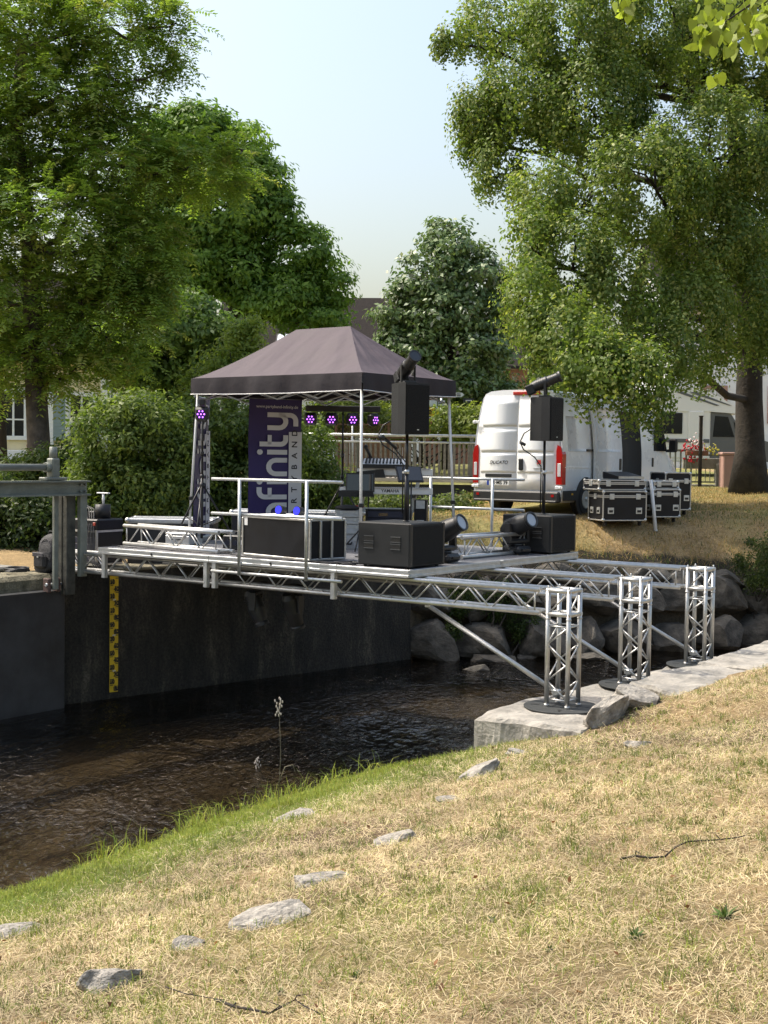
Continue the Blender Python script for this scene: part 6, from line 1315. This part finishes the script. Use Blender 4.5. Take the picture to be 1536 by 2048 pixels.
# tufts of greener grass
tc_a, tc_b, tP = scatter(9000, .3, 9.5, -11, 7, lambda a, b, d: np.interp(d, [4, 8, 16], [.8, .75, .5]) * (.25 + .75 * ss(fbm(a, b, 13, .8), .45, .7)))
m = off_stone(tc_a, tc_b); tP = tP[m]; ta = tc_a[m]; k = 22; n = len(tP) * k; P = np.repeat(tP, k, 0) + np.c_[rng.normal(size=(n, 2)) * .028, np.zeros(n)]
col = np.array([.075, .12, .025]) * rng.uniform(.4, 1.5, (n, 1)) + np.array([.12, .09, .02]) * rng.random((n, 1)); sc = np.interp(P[:, 1], [4, 8, 16], [1., 1.2, 1.7])
blades(P, rng.uniform(0, 6.283, n), rng.uniform(.4, 1.4, n), rng.uniform(.03, .085, n), rng.uniform(.002, .0042, n) * sc, rng.uniform(0, 1, n), col, 'green_tufts', 'green grass tufts scattered in the dry grass')
# lush waterside grass
a, b, P = scatter(260000, .08, 2.0, -11, -.75, lambda a, b, d: (1 - ss(a - near_edge(b) + .9 * (fbm(a, b, 45, 1.1) - .5), .1, .85)) * .6)
n = len(P); tall = rng.random(n) < .34 * (1 - ss(a - near_edge(b), .1, .35)) * ss(fbm(a, b, 46, 1.6), .42, .6); col = np.array([.14, .21, .035]) * rng.uniform(.6, 1.5, (n, 1)) + np.array([.18, .12, .02]) * rng.random((n, 1))
L = np.where(tall, rng.uniform(.14, .38, n), rng.uniform(.04, .11, n)); blades(P, rng.uniform(0, 6.283, n), rng.uniform(.6, 1.5, n), L, np.where(tall, .006, .0045) * rng.uniform(.7, 1.3, n), rng.uniform(.2, 1.2, n), col, 'waterside_grass', 'lush bright green grass along the water edge')
# far bank grass
n = 115000; x = rng.uniform(-3, 12, n); y = rng.uniform(20, 36, n); sd_, pr = far_dist(x, y); m = (sd_ > .25) & (x > -6 + .4 * (y - 20)); x, y, sd_ = x[m], y[m], sd_[m]; z = ground_z(x, y); P = np.stack([x, y, z], 1)
va, vb = uv(x, y); m = ~((va > -6.2) & (va < -4.0) & (vb > 11) & (vb < 17.2)); P = P[m]; sd_ = sd_[m]; n = len(P); t = rng.random(n)[:, None]; col = np.array([.50, .36, .16]) * (1 - t) + np.array([.24, .17, .075]) * t
gg = rng.random(n) < .12 + .4 * ss(fbm(P[:, 0], P[:, 1], 33, .5), .5, .7) + .4 * (1 - ss(sd_, .3, .8)); col[gg] = (np.array([.09, .13, .03]) * rng.uniform(.6, 1.5, (n, 1)))[gg]
blades(P, rng.uniform(0, 6.283, n), rng.uniform(.2, 1.3, n), rng.uniform(.05, .13, n) * np.where(sd_ < 1.3, 1.7, 1.), rng.uniform(.006, .012, n), rng.uniform(0, 1, n), col, 'far_bank_grass', 'dry grass on the far bank around the van')
# seed-head stalks by the water
for i, (px_, py_, hgt, lab) in enumerate([(556, 1612, .95, 'tall grass stalk with a seed head leaning over the river'), (535, 1612, .50, 'shorter bent grass stalk beside the tall seed head')]):
    a, b = hit(px_, py_); p = S(a, b); z = float(near_z(np.array([a]), np.array([b]))[0]); t = thing('grass_stalk', lab, 'grass stalk', (p.x, p.y, z), 0)
    part('stem', 'straw_green' if 'straw_green' in M else 'moss', t, lambda b_: b_.tube([(0, 0, 0), (.02 - .05 * i, 0, hgt * .5), (.0 - .12 * i, 0, hgt)], [.003, .0025, .0015], 5)); part('seed_head', 'plank', t, lambda b_: [b_.ball((rng.normal() * .014 - .12 * i, rng.normal() * .01, hgt - .12 + .16 * k / 22), .008, 5, 3, (1, 1, 1.8)) for k in range(22)])
    part('blade', 'moss', t, lambda b_: b_.tube([(0, 0, .2), (.06, 0, .36), (.13, 0, .38), (.16, 0, .30)], [.004, .004, .003, .001], 4))
# broad-leaved weeds in the turf
def weed(label, px_, py_, R_, n_, seed):
    r = np.random.default_rng(seed); a, b = hit(px_, py_); p = S(a, b); z = float(near_z(np.array([a]), np.array([b]))[0]); LV = []; LC = []
    for k in range(n_):
        an = r.uniform(0, 6.283); e = r.uniform(.25, 1.35); D = np.array([math.cos(an) * math.cos(e), math.sin(an) * math.cos(e), math.sin(e)]); Bs = np.array([-math.sin(an), math.cos(an), 0]); L = R_ * r.uniform(.35, 1.0); w_ = L * r.uniform(.07, .14); up_ = np.array([0, 0, 1.])
        for (s0, s1) in ((0, .5), (.5, 1)):
            w0, w1 = (.35, 1.) if s0 == 0 else (1., .12); P0 = D * L * s0 - up_ * L * .25 * s0 ** 2; P1 = D * L * s1 - up_ * L * .25 * s1 ** 2; LV.append(np.stack([P0 - Bs * w_ * w0, P0 + Bs * w_ * w0, P1 + Bs * w_ * w1, P1 - Bs * w_ * w1]))
        LC.append(np.tile(np.array([.07, .11, .032]) * r.uniform(.5, 1.7), (8, 1)))
    t = thing('weed', label, 'weed', (p.x, p.y, z + .004), 0, 'weeds in the dry grass'); link('leaf_rosette', np_mesh('leaf_rosette', np.vstack(LV), 4, np.vstack(LC)), 'grass', t); part('root_crown', 'moss', t, lambda b_: b_.ball((0, 0, .002), .012, 6, 4))
for i, (x_, y_, R_, n_, l_) in enumerate([(1268, 1880, .075, 26, 'dark green weed rosette standing alone on bare straw'), (1100, 1905, .06, 18, 'small grey green weed below the long bent twig'), (985, 1845, .05, 14, 'little weed with upright leaves beside pale straw'), (1105, 1622, .06, 18, 'bright green weed tuft upslope of the tilted slab stone'), (710, 1960, .06, 18, 'low green weed beside the branching twig'), (1450, 1840, .10, 34, 'broad olive weed clump near the slope edge'), (560, 1990, .05, 14, 'tiny weed between the branching twig and the broad flat stone'), (300, 1840, .05, 16, 'small weed beside the lush green strip')]): weed(l_, x_, y_, R_, n_, 200 + i)
# brown leaf litter
a, b, P = scatter(5200, .6, 9, -11, 6, lambda a, b, d: .18 + 0 * a); m = off_stone(a, b); P = P[m]; n = len(P); N = unit(rng.normal(size=(n, 3)) * .5 + np.array([0, 0, 1.])); V = leaf_quads(P + np.array([0, 0, .018]), N, rng.normal(size=(n, 3)), rng.uniform(.02, .045, n), .6)
tag(link('leaf_litter', np_mesh('leaf_litter', V, 4, np.repeat(np.array([.20, .10, .05]) * rng.uniform(.4, 1.5, (n, 1)), 4, 0)), 'grass'), 'brown fallen leaf scraps strewn in the dry grass', 'leaf litter', kind='stuff')
# twigs lying on the grass
def twig(label, pxs, r_, seed):
    r = np.random.default_rng(seed); pts = []
    for (x_, y_) in pxs: a, b = hit(x_, y_); p = S(a, b); pts.append((p.x, p.y, float(near_z(np.array([a]), np.array([b]))[0]) + .022))
    P = np.array(pts); t = thing('fallen_twig', label, 'twig', tuple(P[0]), 0)
    part('stick', 'twig', t, lambda b: b.tube(P - P[0], np.linspace(r_, r_ * .45, len(P)), 6))
    for k in range(1, len(P) - 1, 2): part('side_shoot', 'twig', t, lambda b: b.tube([P[k] - P[0], P[k] - P[0] + np.array([r.normal() * .02, r.normal() * .02, .02]), P[k] - P[0] + np.array([r.normal() * .05, r.normal() * .05, .03])], [r_ * .5, r_ * .4, r_ * .2], 5))
twig('long bent dark twig on the dry slope', [(1240, 1727), (1270, 1720), (1300, 1725), (1330, 1722), (1350, 1703), (1375, 1692), (1405, 1690), (1440, 1688), (1470, 1684), (1490, 1680)], .0065, 1)
twig('dark branching twig below the half buried stones', [(430, 2010), (470, 2025), (500, 2030), (540, 2038), (570, 2022), (590, 2012), (610, 2025), (640, 2040)], .006, 2)
twig('thin dark twig beside the lowest grey stone', [(330, 1985), (370, 1998), (410, 2005), (450, 2012)], .003, 3)
print('grass blades', NG, 'tris total', sum(len(o.data.polygons) for o in bpy.data.objects if o.type == 'MESH'))
